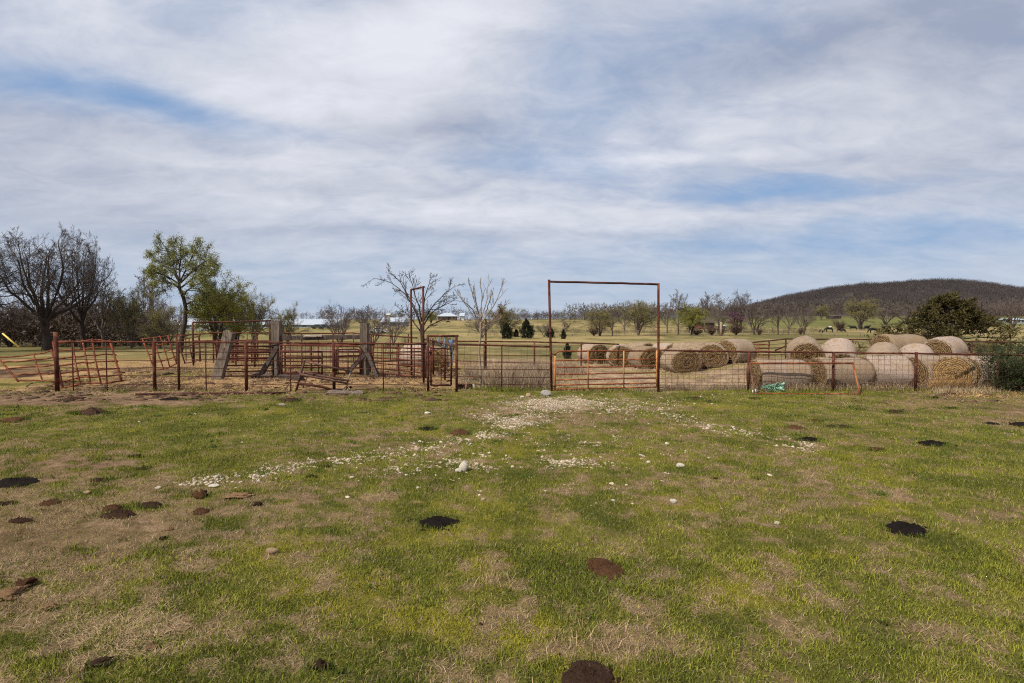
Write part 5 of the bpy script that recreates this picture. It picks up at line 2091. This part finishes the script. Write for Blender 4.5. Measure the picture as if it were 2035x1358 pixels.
tree_px('leafing_tree', 'dull1', 572, 62, 604, 34, 'small rounded pale green tree behind the left tie post', G_L)
tree_px('bare_tree', 'round0', 677, 58, 602, 42, 'small round bare tree left of the right tie post', G_L)
tree_px('bare_tree', 'round1', 741, 60, 611, 40, 'small round bare tree just right of the right tie post', G_L)
tree_px('bare_tree', 'round0', 782, 64, 620, 30, 'lowest small bare tree behind the far pens', G_L, 3.0)

# tall green-leafed tree with a crooked trunk
def crooked_tree():
    Yd = 46.0
    base = gpt(358, Yd, -.1)
    pts = [base] + [at(x, y, Yd) for x, y in ((362, 668), (368, 640), (369, 612), (365, 592), (357, 574), (356, 558))]
    P = np.array([[tuple(p - base) for p in pts]])
    R = np.array([[.22, .18, .155, .145, .135, .12, .09]])
    g = np.random.default_rng(5)

    def limb(l, dy):
        return [tuple(at(361 + (x - 361) * .94, y if y > 560 else 560 + (y - 560) * 1.0, Yd + d) - base) for (x, y), d in zip(l, np.linspace(0, dy, len(l)))]
    limbs = [limb([(357, 560), (345, 535), (335, 512), (328, 495), (322, 485)], 1.0),
             limb([(357, 562), (368, 540), (378, 520), (388, 502), (396, 492)], -1.2),
             limb([(358, 566), (335, 552), (318, 545), (305, 540), (296, 535)], -1.5),
             limb([(357, 558), (356, 535), (360, 512), (356, 495), (352, 487)], 1.8),
             limb([(360, 572), (385, 553), (405, 543), (420, 538), (434, 534)], 1.2),
             limb([(358, 564), (345, 545), (325, 530), (312, 520), (303, 512)], 2.5),
             limb([(358, 563), (378, 545), (395, 530), (410, 520), (420, 515)], -2.8),
             limb([(368, 606), (382, 600), (396, 598), (408, 590), (418, 580)], -1.0),
             limb([(366, 625), (378, 622), (392, 620), (405, 622), (415, 615)], 1.4),
             limb([(363, 590), (372, 578), (388, 568), (402, 562), (414, 560)], -2.0),
             limb([(358, 575), (344, 565), (328, 562), (312, 558), (300, 556)], 1.6)]
    Lp = np.array(limbs)
    Lr = np.repeat(np.array([[.075, .06, .045, .03, .018]]), len(limbs), 0)
    l2 = sprout(g, Lp, Lr, 11, .12, 1, .36, .8, .0, .16, 5, rmin=.016)
    l3 = sprout(g, *l2, 6, .2, 1, .55, .65, .04, .18, 4, rmin=.014)
    l4 = sprout(g, *l3, 4, .2, 1, .6, .6, .03, .15, 3, rmin=.011)
    t = empty('leafing_tree', base, 'tall green-leafed tree with a crooked dark trunk, standing above all its neighbours', 'tree', G_L)
    V, F = join([tubes(P, R, 9), tubes(Lp, Lr, 6)])
    link_mesh('trunk', np_mesh('trunk', V, F), M_BARK, t, True)
    V, F = join([tubes(*l2, 4), tubes(*l3, 3), tubes(*l4, 3)])
    link_mesh('crown', np_mesh('crown', V, F), M_BARK, t)
    V, F = leaf_quads(g, np.concatenate([l4[0][:, -1], l4[0][:, 1]]), .058, 6, .13)
    link_mesh('foliage', np_mesh('foliage', V, F), M_LEAFFRESH, t)


crooked_tree()


def guided_tree(label, base, Yd, trunk, tr, limbs, lr, bark, subs, seed, extra=None):
    g = np.random.default_rng(seed)
    tp = np.array([[tuple(Vector(base) - base)] + [tuple(at(x, y, Yd) - base) for x, y in trunk]])
    Rr = np.array([np.linspace(tr[0], tr[1], tp.shape[1])])
    Lp, Lr = [], []
    for q, l in enumerate(limbs):
        dy = g.uniform(-1, 1) * .9
        n = len(l)
        cur = [np.array(at(x, y, Yd + dy * i / (n - 1)) - base) for i, (x, y) in enumerate(l)]
        f = np.linspace(0, n - 1, 8)
        cur = np.array(cur)
        Lp.append(np.stack([np.interp(f, np.arange(n), cur[:, k]) for k in range(3)], -1) + np.concatenate([np.zeros((1, 3)), g.normal(0, .012, (7, 3))]))
        Lr.append(np.linspace(lr[0], lr[1], 8))
    levels = [(np.array(Lp), np.array(Lr))]
    for s in subs:
        levels.append(sprout(g, *levels[-1], **s))
    t = empty('bare_tree', base, label, 'tree', None)
    V, F = join([tubes(tp, Rr, 8), tubes(*levels[0], 6)])
    link_mesh('trunk', np_mesh('trunk', V, F), bark, t, True)
    V, F = join([tubes(p, r, 4) for p, r in levels[1:]])
    link_mesh('crown', np_mesh('crown', V, F), bark, t)
    return t


guided_tree('dark bare tree with crooked outstretched limbs beside the tall narrow gateway', gpt(842, 23.6, -.1), 23.6,
            [(841, 700), (839, 670), (837, 645)], (.092, .062),
            [[(838, 655), (828, 625), (815, 596), (800, 580), (783, 566), (760, 556), (742, 553)],
             [(838, 648), (826, 615), (808, 580), (792, 556), (772, 542)],
             [(838, 640), (833, 612), (824, 585), (818, 562), (812, 549)],
             [(837, 650), (848, 622), (862, 605), (878, 590), (890, 578), (905, 568)],
             [(838, 655), (855, 625), (872, 612), (890, 604), (903, 596)],
             [(838, 640), (842, 610), (846, 582), (852, 562), (858, 552)],
             [(838, 662), (822, 640), (806, 622), (794, 613)],
             [(839, 665), (852, 648), (866, 640), (884, 636)]],
            (.030, .008), M_BARK,
            [sp(8, .2, 1, .32, .65, .04, .09, 6, rmin=.0070), sp(6, .2, 1, .50, .65, .03, .10, 4, rmin=.0052), sp(2, .3, 1, .5, .6, .03, .15, 3, rmin=.005)], 4)
guided_tree('slender pale bare sapling with upright switches in front of the middle fence', gpt(954, 20.4, -.1), 20.4,
            [(955, 735), (952, 700), (955, 665), (955, 640)], (.042, .034),
            [[(954, 650), (940, 625), (925, 606), (912, 590), (904, 575)],
             [(955, 640), (948, 615), (941, 595), (936, 575), (931, 556)],
             [(955, 636), (957, 610), (956, 585), (954, 555)],
             [(955, 640), (963, 612), (968, 590), (970, 570), (972, 556)],
             [(955, 645), (970, 622), (984, 605), (993, 585), (998, 558)],
             [(956, 655), (975, 638), (990, 622), (1002, 610), (1010, 598)],
             [(952, 625), (947, 605), (944, 590), (940, 572)],
             [(965, 620), (974, 600), (978, 580)],
             [(956, 662), (974, 645), (985, 640), (996, 630)],
             [(946, 632), (938, 612), (928, 604), (916, 598)]],
            (.022, .0075), M_BARKPALE,
            [sp(6, .3, 1, .30, .40, .12, .07, 4, rmin=.0065), sp(2, .3, 1, .5, .5, .1, .1, 3, rmin=.005)], 8)
# dry seed clump / nest in the sapling
p = at(996, 617, 20.4)
m = MB()
r = random.Random(3)
for k in range(60):
    a = p + Vector([r.gauss(0, .05), r.gauss(0, .05), r.gauss(0, .10)])
    m.tube([a, a + Vector([r.gauss(0, .05), r.gauss(0, .05), r.gauss(0, .05)])], .010, 3)
nest = empty('leaf_nest', p, 'clump of dead brown leaves caught in the right limb of the pale sapling', 'leaf clump')
o = m.build('leaves', M_BROWNDUNG, nest)
tag(o, kind='stuff')

# --- juniper right, bush at the edge
tree_px('juniper_tree', 'juniper', 1882, 40, 587, 148, 'broad dark bronze-green juniper behind the right hay bales', None, .7)


def build_bush():
    p = gpt(2030, 19.0)
    t = empty('edge_bush', p, 'dark green tangled bush growing over the mesh fence at the right edge', 'bush')
    g = np.random.default_rng(19)
    S = stems(g, 26, 1.25, 1.35)
    R = np.repeat(np.linspace(.02, .008, 6)[None], 26, 0)
    l1 = sprout(g, S, R, 9, .15, 1, .42, .8, .0, .2, 5, rmin=.006)
    l2 = sprout(g, *l1, 5, .1, 1, .5, .7, -.03, .2, 3, rmin=.004)
    V, F = join([tubes(S, R, 5), tubes(*l1, 3), tubes(*l2, 3)])
    link_mesh('stems', np_mesh('stems', V, F), M_TWIGBROWN, t)
    V, F = leaf_quads(g, np.concatenate([l2[0][:, -1], l2[0][:, 1]]), .032, 8, .06)
    link_mesh('foliage', np_mesh('foliage', V, F), M_BUSH, t)


build_bush()
tree_px('leafing_shrub', 'dull1', 1948, 36.5, 672, 22, 'small sparse shrub between the juniper and the edge bush', None)

# --- across the pasture
FAR = [  # name, kind, px, depth, top, half px, label
    ('bare_shrub', 'round1', 958, 105, 628, 27, 'brown bare shrubby tree behind the pale sapling'),
    ('leafing_tree', 'dull0', 1000, 112, 611, 34, 'light green willowy tree right of the pale sapling'),
    ('cedar_tree', 'cedar', 1008, 100, 646, 13, 'dark little cedar at the foot of the willowy tree'),
    ('cedar_tree', 'cedar', 1048, 102, 639, 15, 'dark conical cedar alone in the pasture, left of the tall gateway'),
    ('cedar_tree', 'cedar', 1026, 112, 655, 6, 'tiny cedar between the two darker ones'),
    ('cedar_tree', 'cedar', 1094, 108, 652, 9, 'small dark cedar behind the left gateway post'),
    ('bare_tree', 'round0', 1082, 112, 645, 16, 'tiny bare shrub left of the gateway post'),
    ('cedar_tree', 'cedar', 1120, 98, 655, 6, 'tiny pointed cedar inside the tall gateway'),
    ('cedar_tree', 'cedar', 1127, 36, 682, 9, 'young cedar standing at the mesh fence behind the drive gate'),
    ('bare_tree', 'vase0', 1121, 120, 637, 15, 'two-stemmed small bare tree inside the tall gateway at left'),
    ('leafing_tree', 'dull1', 1192, 118, 608, 32, 'left green-tinged tree framed by the tall gateway'),
    ('bare_tree', 'vase1', 1217, 121, 616, 18, 'bare tree between the two leafing ones framed by the gateway'),
    ('leafing_tree', 'dull0', 1268, 122, 602, 38, 'biggest green-tinged tree framed by the tall gateway'),
    ('bare_tree', 'vase2', 1241, 150, 606, 20, 'bare tree left behind the biggest tree in the gateway'),
    ('bare_tree', 'vase0', 1326, 140, 594, 22, 'bare tree just right of the right gateway post'),
    ('bare_tree', 'vase2', 1348, 126, 577, 24, 'tall pointed bare tree right of the gateway'),
    ('leafing_tree', 'green1', 1374, 124, 609, 26, 'yellow-green low tree beside the tall pointed bare one'),
    ('bare_tree', 'vase1', 1400, 160, 584, 24, 'bare tree with tall grey tops behind the brown house, left'),
    ('bare_tree', 'vase0', 1428, 165, 586, 24, 'bare tree with tall grey tops behind the brown house, right'),
    ('bare_tree', 'round0', 1433, 150, 606, 18, 'pale bare tree close beside the brown house'),
    ('bare_tree', 'oak0', 1472, 155, 580, 24, 'round-headed bare tree standing at the left foot of the hill'),
    ('redbud_tree', 'redbud0', 1464, 145, 622, 18, 'purple blooming redbud under the round-headed bare tree'),
    ('bare_tree', 'round1', 1499, 128, 597, 34, 'bushy bare tree with one pale trunk before the hill'),
    ('bare_tree', 'vase1', 1546, 128, 600, 22, 'dense bare tree, left of a clump at the hill foot'),
    ('bare_tree', 'vase2', 1567, 127, 602, 18, 'dense bare tree, right of a clump at the hill foot'),
    ('bare_tree', 'round0', 1598, 130, 606, 22, 'thin bare tree between the clump and the grazing cattle'),
    ('bare_shrub', 'shrub0', 1463, 125, 645, 14, 'bare brown shrub in the pasture below the redbud'),
    ('bare_shrub', 'shrub0', 1415, 122, 648, 10, 'bare brown shrub left of the pale dead stump'),
    ('bare_shrub', 'shrub0', 1434, 120, 650, 7, 'small dark shrub around the pale dead stump'),
    ('bare_shrub', 'shrub0', 1508, 122, 650, 6, 'small dark round shrub under the pale-trunked tree'),
    ('bare_shrub', 'shrub0', 1591, 126, 651, 5, 'tiny dark shrub left of the grazing cattle'),
    ('bare_shrub', 'shrub0', 1180, 117, 648, 10, 'bare shrub at the foot of the left tree in the gateway'),
    ('bare_shrub', 'shrub0', 1385, 124, 652, 12, 'low bare brush below the yellow-green tree'),
    ('leafing_tree', 'dull1', 1709, 190, 588, 33, 'round green-brown tree standing over the black cattle'),
    ('leafing_tree', 'dull0', 1632, 290, 606, 16, 'distant green tree at the foot of the hill'),
    ('bare_tree', 'round1', 1760, 230, 604, 30, 'purplish bare tree right of the round green-brown one'),
    ('bare_tree', 'round0', 1800, 235, 600, 32, 'purplish bare tree left behind the juniper'),
    ('bare_tree', 'round1', 1962, 200, 588, 34, 'dark bare tree right behind the juniper'),
    ('bare_tree', 'round0', 2012, 185, 590, 30, 'dark bare tree at the right edge below the hill'),
    ('bare_shrub', 'shrub0', 1668, 165, 636, 10, 'thin bare brush beside the left cattle'),
    ('leafing_tree', 'green0', 857, 300, 621, 12, 'distant rounded green tree left of the white-roofed ranch house'),
    ('leafing_tree', 'dull1', 776, 240, 622, 16, 'pale green tree near the far barns'),
    ('bare_tree', 'round1', 718, 260, 626, 14, 'brown bare tree between the far barns'),
]
for nm, kind, px, Yd, top, hw, lab in FAR:
    tree_px(nm, kind, px, Yd, top - (3 if Yd < 200 and hw > 12 else 0), hw * (1.22 if 'cedar' not in kind else 1), lab, G_M if Yd < 330 else None)
o = pipe('dead_stump', [gpt(1433, 119, -.1), at(1433, 640, 119)], [.35, .16], M_BARKPALE, None)
tag(o, 'pale dead tree stump in the pasture below the brown house', 'stump')


# far woods, brush lines: one mass each
def wood_mass(name, places, seed, col, label=None, detail=1.0, wf=.30):
    """places: (x, y, z, height, half width); many small bare crowns"""
    g = np.random.default_rng(seed)
    pl = np.array(places)
    n = len(pl)
    k = int(44 * detail)
    idx = np.repeat(np.arange(n), k)
    N = len(idx)
    d = unit(g.normal(size=(N, 3)) * np.array([1, 1, .8]))
    rad = .94 * g.random(N) ** .55
    c = pl[idx, :3] + np.stack([np.zeros(N), np.zeros(N), pl[idx, 3] * .47], -1)
    p = c + d * rad[:, None] * np.stack([pl[idx, 4], pl[idx, 4], pl[idx, 3] * .46], -1)
    t = unit(d + g.normal(0, .5, (N, 3)) + np.array([0, 0, .6]))
    w = unit(np.cross(t, g.normal(size=(N, 3)))) * (pl[idx, 3] * .014 * g.uniform(.6, 1.6, N) * wf / .3)[:, None]
    L = (pl[idx, 3] * g.uniform(.07, .16, N))[:, None]
    V = np.stack([p - w, p + w, p + t * L], 1).reshape(-1, 3)
    F = np.arange(N * 3).reshape(-1, 3)
    tone = (.72 + .56 * fbm(pl[:, 0] * .02, pl[:, 1] * .012, 3, 66) + g.uniform(-.12, .12, n))[idx]
    cc = np.array(col)[g.integers(0, len(col), n)][idx] * tone[:, None]
    C = np.repeat(cc, 3, 0)
    # trunks
    tb = pl[:, :3]
    r = pl[:, 3:4] * .012
    T = np.stack([tb + r * np.array([-1, 0, 0]), tb + r * np.array([1, 0, 0]), tb + np.stack([np.zeros(n), np.zeros(n), pl[:, 3] * .7], -1)], 1).reshape(-1, 3)
    V = np.concatenate([V, T])
    F = np.concatenate([F, np.arange(n * 3).reshape(-1, 3) + N * 3])
    C = np.concatenate([C, np.repeat(np.array([[.075, .06, .052]]), n * 3, 0)])
    o = link_mesh(name, np_mesh(name, V, F, C), M_WOODS)
    tag(o, label, None, None, 'stuff')


M_WOODS = attr_mat('far_bare_woods', amount=0.0, rough=.95, spec=0.03)


def line_places(px0, px1, y0, y1, n, h0, h1, seed):
    g = np.random.default_rng(seed)
    out = []
    for _ in range(n):
        yd = g.uniform(y0, y1)
        px = g.uniform(px0, px1)
        x = (px - W0 / 2) / F0 * yd
        h = g.uniform(h0, h1)
        out.append((x, yd, float(terrain(x, yd)) - .1, h, h * g.uniform(.32, .5)))
    return out


GREY = [(.085, .070, .068), (.10, .078, .068), (.075, .064, .060)]
MIXG = GREY + [(.105, .10, .05), (.11, .08, .065)]
wood_mass('treeline', line_places(-80, 1010, 500, 540, 240, 3, 5, 21) + line_places(-80, 1010, 520, 620, 210, 7, 13, 1) + line_places(640, 960, 500, 560, 60, 9, 16, 2), 1, GREY + [(.05, .055, .03)], 'low dark line of far woods on the left horizon', 1.6)
wood_mass('treeline', line_places(985, 1500, 440, 470, 220, 3, 5.5, 23) + line_places(985, 1500, 470, 560, 260, 6, 11, 3) + line_places(1130, 1310, 420, 480, 90, 9, 16.5, 4) + line_places(1310, 1520, 330, 420, 75, 7.5, 13.5, 5), 2, MIXG, 'grey bare woods along the far edge of the pasture', 2.2)
wood_mass('treeline', line_places(1500, 2120, 330, 430, 240, 8, 14, 6), 3, GREY + [(.06, .05, .035)], 'brown woods along the foot of the hill', 2.2)
wood_mass('brush_line', line_places(1100, 1620, 128, 150, 90, 1.0, 2.4, 7) + line_places(930, 1120, 118, 140, 26, .8, 1.8, 17), 4, [(.10, .066, .05), (.12, .085, .06), (.075, .055, .042)], 'low brown brush along the pasture ditch', 2.0)
wood_mass('brush_line', line_places(-120, 350, 58, 76, 190, 2.4, 5.6, 8), 5, [(.125, .092, .072), (.155, .115, .09), (.10, .08, .066)], 'dense brown undergrowth below the left bare oaks', 5.0, .22)
wood_mass('brush_line', line_places(760, 905, 40, 62, 20, .8, 1.8, 9), 6, [(.07, .055, .04), (.06, .06, .03)], 'scrub behind the dark bare tree', 3.0)


# ------------------------------------------------------------------ wooded hill
HILL_PX = np.array([1380, 1440, 1500, 1560, 1640, 1720, 1800, 1860, 1900, 1960, 2035, 2150, 2300, 2500.0])
HILL_PY = np.array([632, 622, 602, 587, 573, 562, 556, 554, 556, 563, 571, 585, 602, 632.0])
HILL_Y = 950.0


def hill_z(x, y):
    px = W0 / 2 + F0 * x / np.clip(y, 560, HILL_Y)
    py = np.interp(px, HILL_PX, HILL_PY)
    top = np.maximum((635 - py) / F0 * HILL_Y + EYE - 15.0, 0)
    s = sst(520, HILL_Y, y) * (1 - .8 * sst(HILL_Y, 1500, y))
    ed = sst(1360, 1480, px) * (1 - sst(2350, 2520, px))
    return np.asarray(terrain(x, y)) - .6 + (top * s) * ed + ed * s * (fbm(x * .012, y * .012, 4, 60) - .5) * 9 * s


def build_hill():
    xs = np.linspace(260, 1420, 150)
    ys = np.linspace(500, 1500, 90)
    X, Yy = np.meshgrid(xs, ys, indexing='ij')
    x, y = X.ravel(), Yy.ravel()
    z = hill_z(x, y)
    i = np.arange(len(x)).reshape(X.shape)
    f = np.stack([i[:-1, :-1], i[1:, :-1], i[1:, 1:], i[:-1, 1:]], -1).reshape(-1, 4)
    me = np_mesh('hill', np.stack([x, y, z], -1), f)
    o = link_mesh('hill', me, plain('leaf_litter_slope', (.060, .052, .050), .95, .03, .3, .05), None, True)
    tag(o, kind='structure')
    g = np.random.default_rng(77)
    n = 7200
    px = g.uniform(1470, 2230, n)
    yd = 560 + (HILL_Y + 25 - 560) * g.random(n) ** .8
    yd[:1700] = g.uniform(890, HILL_Y + 12, 1700)
    x = (px - W0 / 2) / F0 * yd
    z = hill_z(x, yd)
    k = z > terrain(x, yd) + .4
    x, yd, z = x[k], yd[k], z[k]
    h = g.uniform(8.5, 13.5, len(x))
    wood_mass('hillside_forest', np.stack([x, yd, z - .3, h, h * g.uniform(.36, .5, len(x))], -1), 9,
              [(.074, .062, .060), (.066, .057, .057), (.082, .069, .064), (.062, .055, .055)], 'leafless grey-brown forest covering the hill', 1.5, .26)


build_hill()


# ------------------------------------------------------------------ far buildings
M_METALROOF = plain('pale_metal_roof', (.37, .41, .46), .45, .4, .08, .6)
M_WHITEWALL = plain('white_siding', (.50, .50, .49), .8, .2, .08, 1.0)
M_GREYWALL = plain('grey_siding', (.30, .31, .32), .8, .2, .1, 1.0)
M_TANBRICK = plain('tan_brick', (.30, .215, .16), .9, .1, .15, 2.0)
M_REDBRICK = plain('dark_red_brick', (.14, .065, .048), .9, .1, .15, 2.0)
M_DARKROOF = plain('brown_shingles', (.075, .055, .05), .9, .1, .2, 2.0)
M_WINDOW = plain('dark_window_glass', (.03, .035, .04), .15, .5, .1, 1.0)


def building(name, label, px0, px1, Yd, depth, wall_h, roof_h, wall, roof, windows=0, hip=False, over=.4, cat='building', base=0.0, door=False):
    a, b = gpt(px0, Yd), gpt(px1, Yd)
    zb = min(a.z, b.z) - .3 + base
    L = b.x - a.x
    c = Vector(((a.x + b.x) / 2, Yd + depth / 2, zb))
    t = empty(name, c, label, cat)
    m = MB()
    m.box(c + Vector((0, 0, (wall_h + .3) / 2)), (L, depth, wall_h + .3))
    m.build('wall', wall, t)
    h0, h1 = zb + wall_h + .31, zb + wall_h + .31 + roof_h
    x0, x1, y0, y1 = a.x - over, b.x + over, Yd - over, Yd + depth + over
    ym = (y0 + y1) / 2
    ins = min((y1 - y0) / 2, L * .45) if hip else 0
    vs = [(x0, y0, h0), (x1, y0, h0), (x1, y1, h0), (x0, y1, h0), (x0 + ins, ym, h1), (x1 - ins, ym, h1)]
    MB().add(vs, [(0, 1, 5, 4), (2, 3, 4, 5), (1, 2, 5), (3, 0, 4), (3, 2, 1, 0)]).build('roof', roof, t)
    for k in range(windows):
        x = a.x + L * (k + .5) / windows
        m = MB()
        m.box((x, Yd - .03, zb + .3 + wall_h * .58), (min(1.6, L / windows * .45), .1, wall_h * .38))
        m.build('window', M_WINDOW, t)
    if door:
        m = MB()
        m.box((a.x + L * .62, Yd - .03, zb + .3 + 1.05), (1.1, .09, 2.1))
        m.build('door', M_DARKROOF, t)
    return t


building('poultry_barn', 'long pale-roofed barn stretching behind the leafing trees on the left', 150, 420, 170, 14, 1.6, 2.0, M_GREYWALL, M_METALROOF, 14)
building('poultry_barn', 'long pale-roofed barn right of the left tie post', 430, 662, 205, 16, 1.0, 2.0, M_GREYWALL, M_METALROOF, 10)
building('poultry_barn', 'short pale-roofed barn behind the small bare trees', 756, 800, 230, 14, 1.6, 1.9, M_GREYWALL, M_METALROOF, 4)
building('silo_shed', 'tiny white shed by the short far barn', 770, 774, 228, 1.2, 4.6, .5, M_WHITEWALL, M_WHITEWALL, 0)
building('ranch_house', 'low tan ranch house with a broad white hip roof on the rise', 870, 905, 420, 14, 2.6, 2.6, M_TANBRICK, M_METALROOF, 5, True, 1.6, 'house', base=.6, door=True)
building('white_house', 'small white house right of the white-roofed ranch house', 914, 922, 430, 8, 3.0, 2.4, M_WHITEWALL, M_METALROOF, 2, False, .4, 'house', base=.4)
building('brick_house', 'dark red brick house half hidden behind bare trees', 1393, 1420, 185, 9, 2.0, 1.5, M_REDBRICK, M_DARKROOF, 3, False, .5, 'house', door=True)
building('field_shed', 'small pale open shed right of the dark brick house', 1433, 1441, 172, 3, 1.3, .25, M_GREYWALL, M_WHITEWALL, 0)
building('farm_shed', 'low dark shed at the foot of the hill', 1654, 1672, 300, 6, 1.6, .8, M_DARKROOF, M_DARKROOF, 0)
building('white_barn', 'long white low building right behind the juniper', 1956, 1992, 225, 8, .9, .5, M_GREYWALL, M_WHITEWALL, 0)
building('white_barn', 'white building at the right edge below the hill', 2014, 2036, 232, 8, 1.6, .7, M_GREYWALL, M_METALROOF, 3)
# parked vehicles and junk by the barn: dark low shapes
M_CARDARK = plain('dark_car_paint', (.04, .042, .05), .3, .5, .1, 1.0)


def car(px, Yd, label, mat):
    p = gpt(px, Yd)
    t = empty('parked_car', p, label, 'car', 'vehicles by the far barn')
    prof = [(-2.1, .35), (-2.1, .8), (-1.4, .95), (-.8, 1.45), (.7, 1.45), (1.3, .95), (2.1, .8), (2.1, .35)]
    vs = [p + Vector((x, y, z)) for y in (-.85, .85) for x, z in prof]
    n = len(prof)
    fs = [tuple(range(n))[::-1], tuple(range(n, 2 * n))] + [(i, (i + 1) % n, n + (i + 1) % n, n + i) for i in range(n)]
    MB().add(vs, fs).build('body', mat, t)
    m = MB()
    m.box(p + Vector((-.05, -.86, 1.2)), (1.5, .06, .32))
    m.build('window', M_WINDOW, t)
    for dx in (-1.3, 1.3):
        m = MB()
        m.tube([p + Vector((dx, -.9, .33)), p + Vector((dx, .9, .33))], .33, 10)
        m.build('wheel', M_CEDARDARK, t)


car(632, 190, 'dark parked car left by the far barn', M_CARDARK)
car(645, 192, 'second dark parked car by the far barn, nearest the bare tree', M_CARDARK)
car(752, 140, 'white parked car in the field behind the right tie post', M_WHITEWALL)

# far fence posts in the pasture
M_TPOST = plain('grey_fence_post', (.20, .17, .145), .9, .1, .2, 3)
f = empty('pasture_fence', gpt(1300, 116), 'thin wire pasture fence crossing the field before the far trees', 'fence')
for k, px in enumerate(range(930, 2040, 26)):
    b = gpt(px, 116, -.1)
    pipe('post', [b, b + Vector((0, 0, 1.35))], .05, M_TPOST, f, 5)
for z in (.4, .8, 1.15):
    pts = [gpt(px, 116) for px in range(930, 2040, 111)]
    pipe('wire', [p + Vector((0, 0, z)) for p in pts], .012, M_WIRE, f, 4)


# ------------------------------------------------------------------ cattle
def cow_mesh(grazing=True):
    me = bpy.data.meshes.new('cow_skeleton')
    P = [(0, 0, 1.05), (.45, 0, 1.08), (.75, 0, 1.12), (-.45, 0, 1.05), (-.75, 0, 1.10), (-.85, 0, .85), (-.88, 0, .5)]
    R = [.36, .36, .28, .37, .30, .05, .03]
    E = [(0, 1), (1, 2), (0, 3), (3, 4), (4, 5), (5, 6)]
    nk = [(1.0, 0, .92), (1.18, 0, .55), (1.28, 0, .32), (1.40, 0, .14)] if grazing else [(1.0, 0, 1.25), (1.2, 0, 1.42), (1.36, 0, 1.38), (1.58, 0, 1.24)]
    k = len(P)
    P += nk
    R += [.19, .14, .13, .085]
    E += [(2, k), (k, k + 1), (k + 1, k + 2), (k + 2, k + 3)]
    h = k + 2
    for s in (-1, 1):
        b = len(P)
        P += [(P[h][0] - .05, s * .2, P[h][2] + .1)]
        R += [.045]
        E += [(h, b)]
        for hp, x0 in ((2, .62), (4, -.66)):
            b = len(P)
            kn = .05 if hp == 2 else -.12
            P += [(x0, s * .17, .78), (x0 + kn, s * .19, .42), (x0 + (0 if hp == 2 else -.02), s * .19, .05)]
            R += [.15, .075, .065]
            E += [(hp, b), (b, b + 1), (b + 1, b + 2)]
    me.from_pydata(P, E, [])
    o = bpy.data.objects.new('cow_skeleton', me)
    COL.objects.link(o)
    sk = o.modifiers.new('skin', 'SKIN')
    for i, r in enumerate(R):
        me.skin_vertices[0].data[i].radius = (r, r)
        me.skin_vertices[0].data[i].use_root = i == 0
    ss = o.modifiers.new('sub', 'SUBSURF')
    ss.levels = ss.render_levels = 1
    dg = bpy.context.evaluated_depsgraph_get()
    out = bpy.data.meshes.new_from_object(o.evaluated_get(dg))
    out.name = 'cow'
    bpy.data.objects.remove(o)
    return out


M_COW = plain('black_hide', (.012, .010, .010), .7, .2, .3, 3)
M_COWWHITE = plain('white_hide', (.55, .50, .46), .8, .2, .1, 3)
CM = [cow_mesh(True), cow_mesh(False)]
for m_ in CM:
    m_.materials.append(M_COW)
COWS = [(1648, 652, 150, 0, 2.9, 'black cow with a white patch, leftmost of the big ones'), (1667, 653, 155, 0, 0, 'small black calf right of the white-patched cow'),
        (1676, 653, 150, 0, .3, 'small black calf beside the thin bare brush'), (1696, 648, 168, 1, 2.6, 'black cow below the round green-brown tree'),
        (1711, 647, 172, 1, 1.2, 'black cow seen end-on under the round green-brown tree'), (1722, 647, 170, 1, .2, 'broadside black cow right of the end-on one'),
        (1736, 653, 140, 0, 2.9, 'black cow grazing nearest the fence, right of the herd'), (1757, 646, 170, 1, .4, 'black cow at the juniper, left of a pair'),
        (1764, 647, 172, 0, 3.0, 'black cow at the juniper, right of a pair'), (1631, 656, 142, 0, .5, 'tiny black calf alone left of the herd'),
        (891, 638, 300, 0, 3.1, 'lone black cow on the rise below the ranch house')]
for px, py, Yd, kind, rz, lab in COWS:
    s = .62 if 'calf' in lab else 1.0
    p = gpt(px, Yd)
    o = bpy.data.objects.new('cow', CM[kind])
    COL.objects.link(o)
    o.location = p
    o.rotation_euler = (0, 0, rz)
    o.scale = (s, s, s)
    tag(o, lab, 'cow', 'black cattle grazing in the pasture')
    if 'white patch' in lab:
        m = MB()
        m.tube([(-.55, 0, 1.46), (-.2, 0, 1.45), (.2, 0, 1.43)], [.16, .2, .14], 8)
        me = bpy.data.meshes.new('white_patch')
        me.from_pydata([(v[0], v[1] * 1.5, v[2] - .09) for v in m.v], [], m.f)
        link_mesh('white_patch', me, M_COWWHITE, o, True)
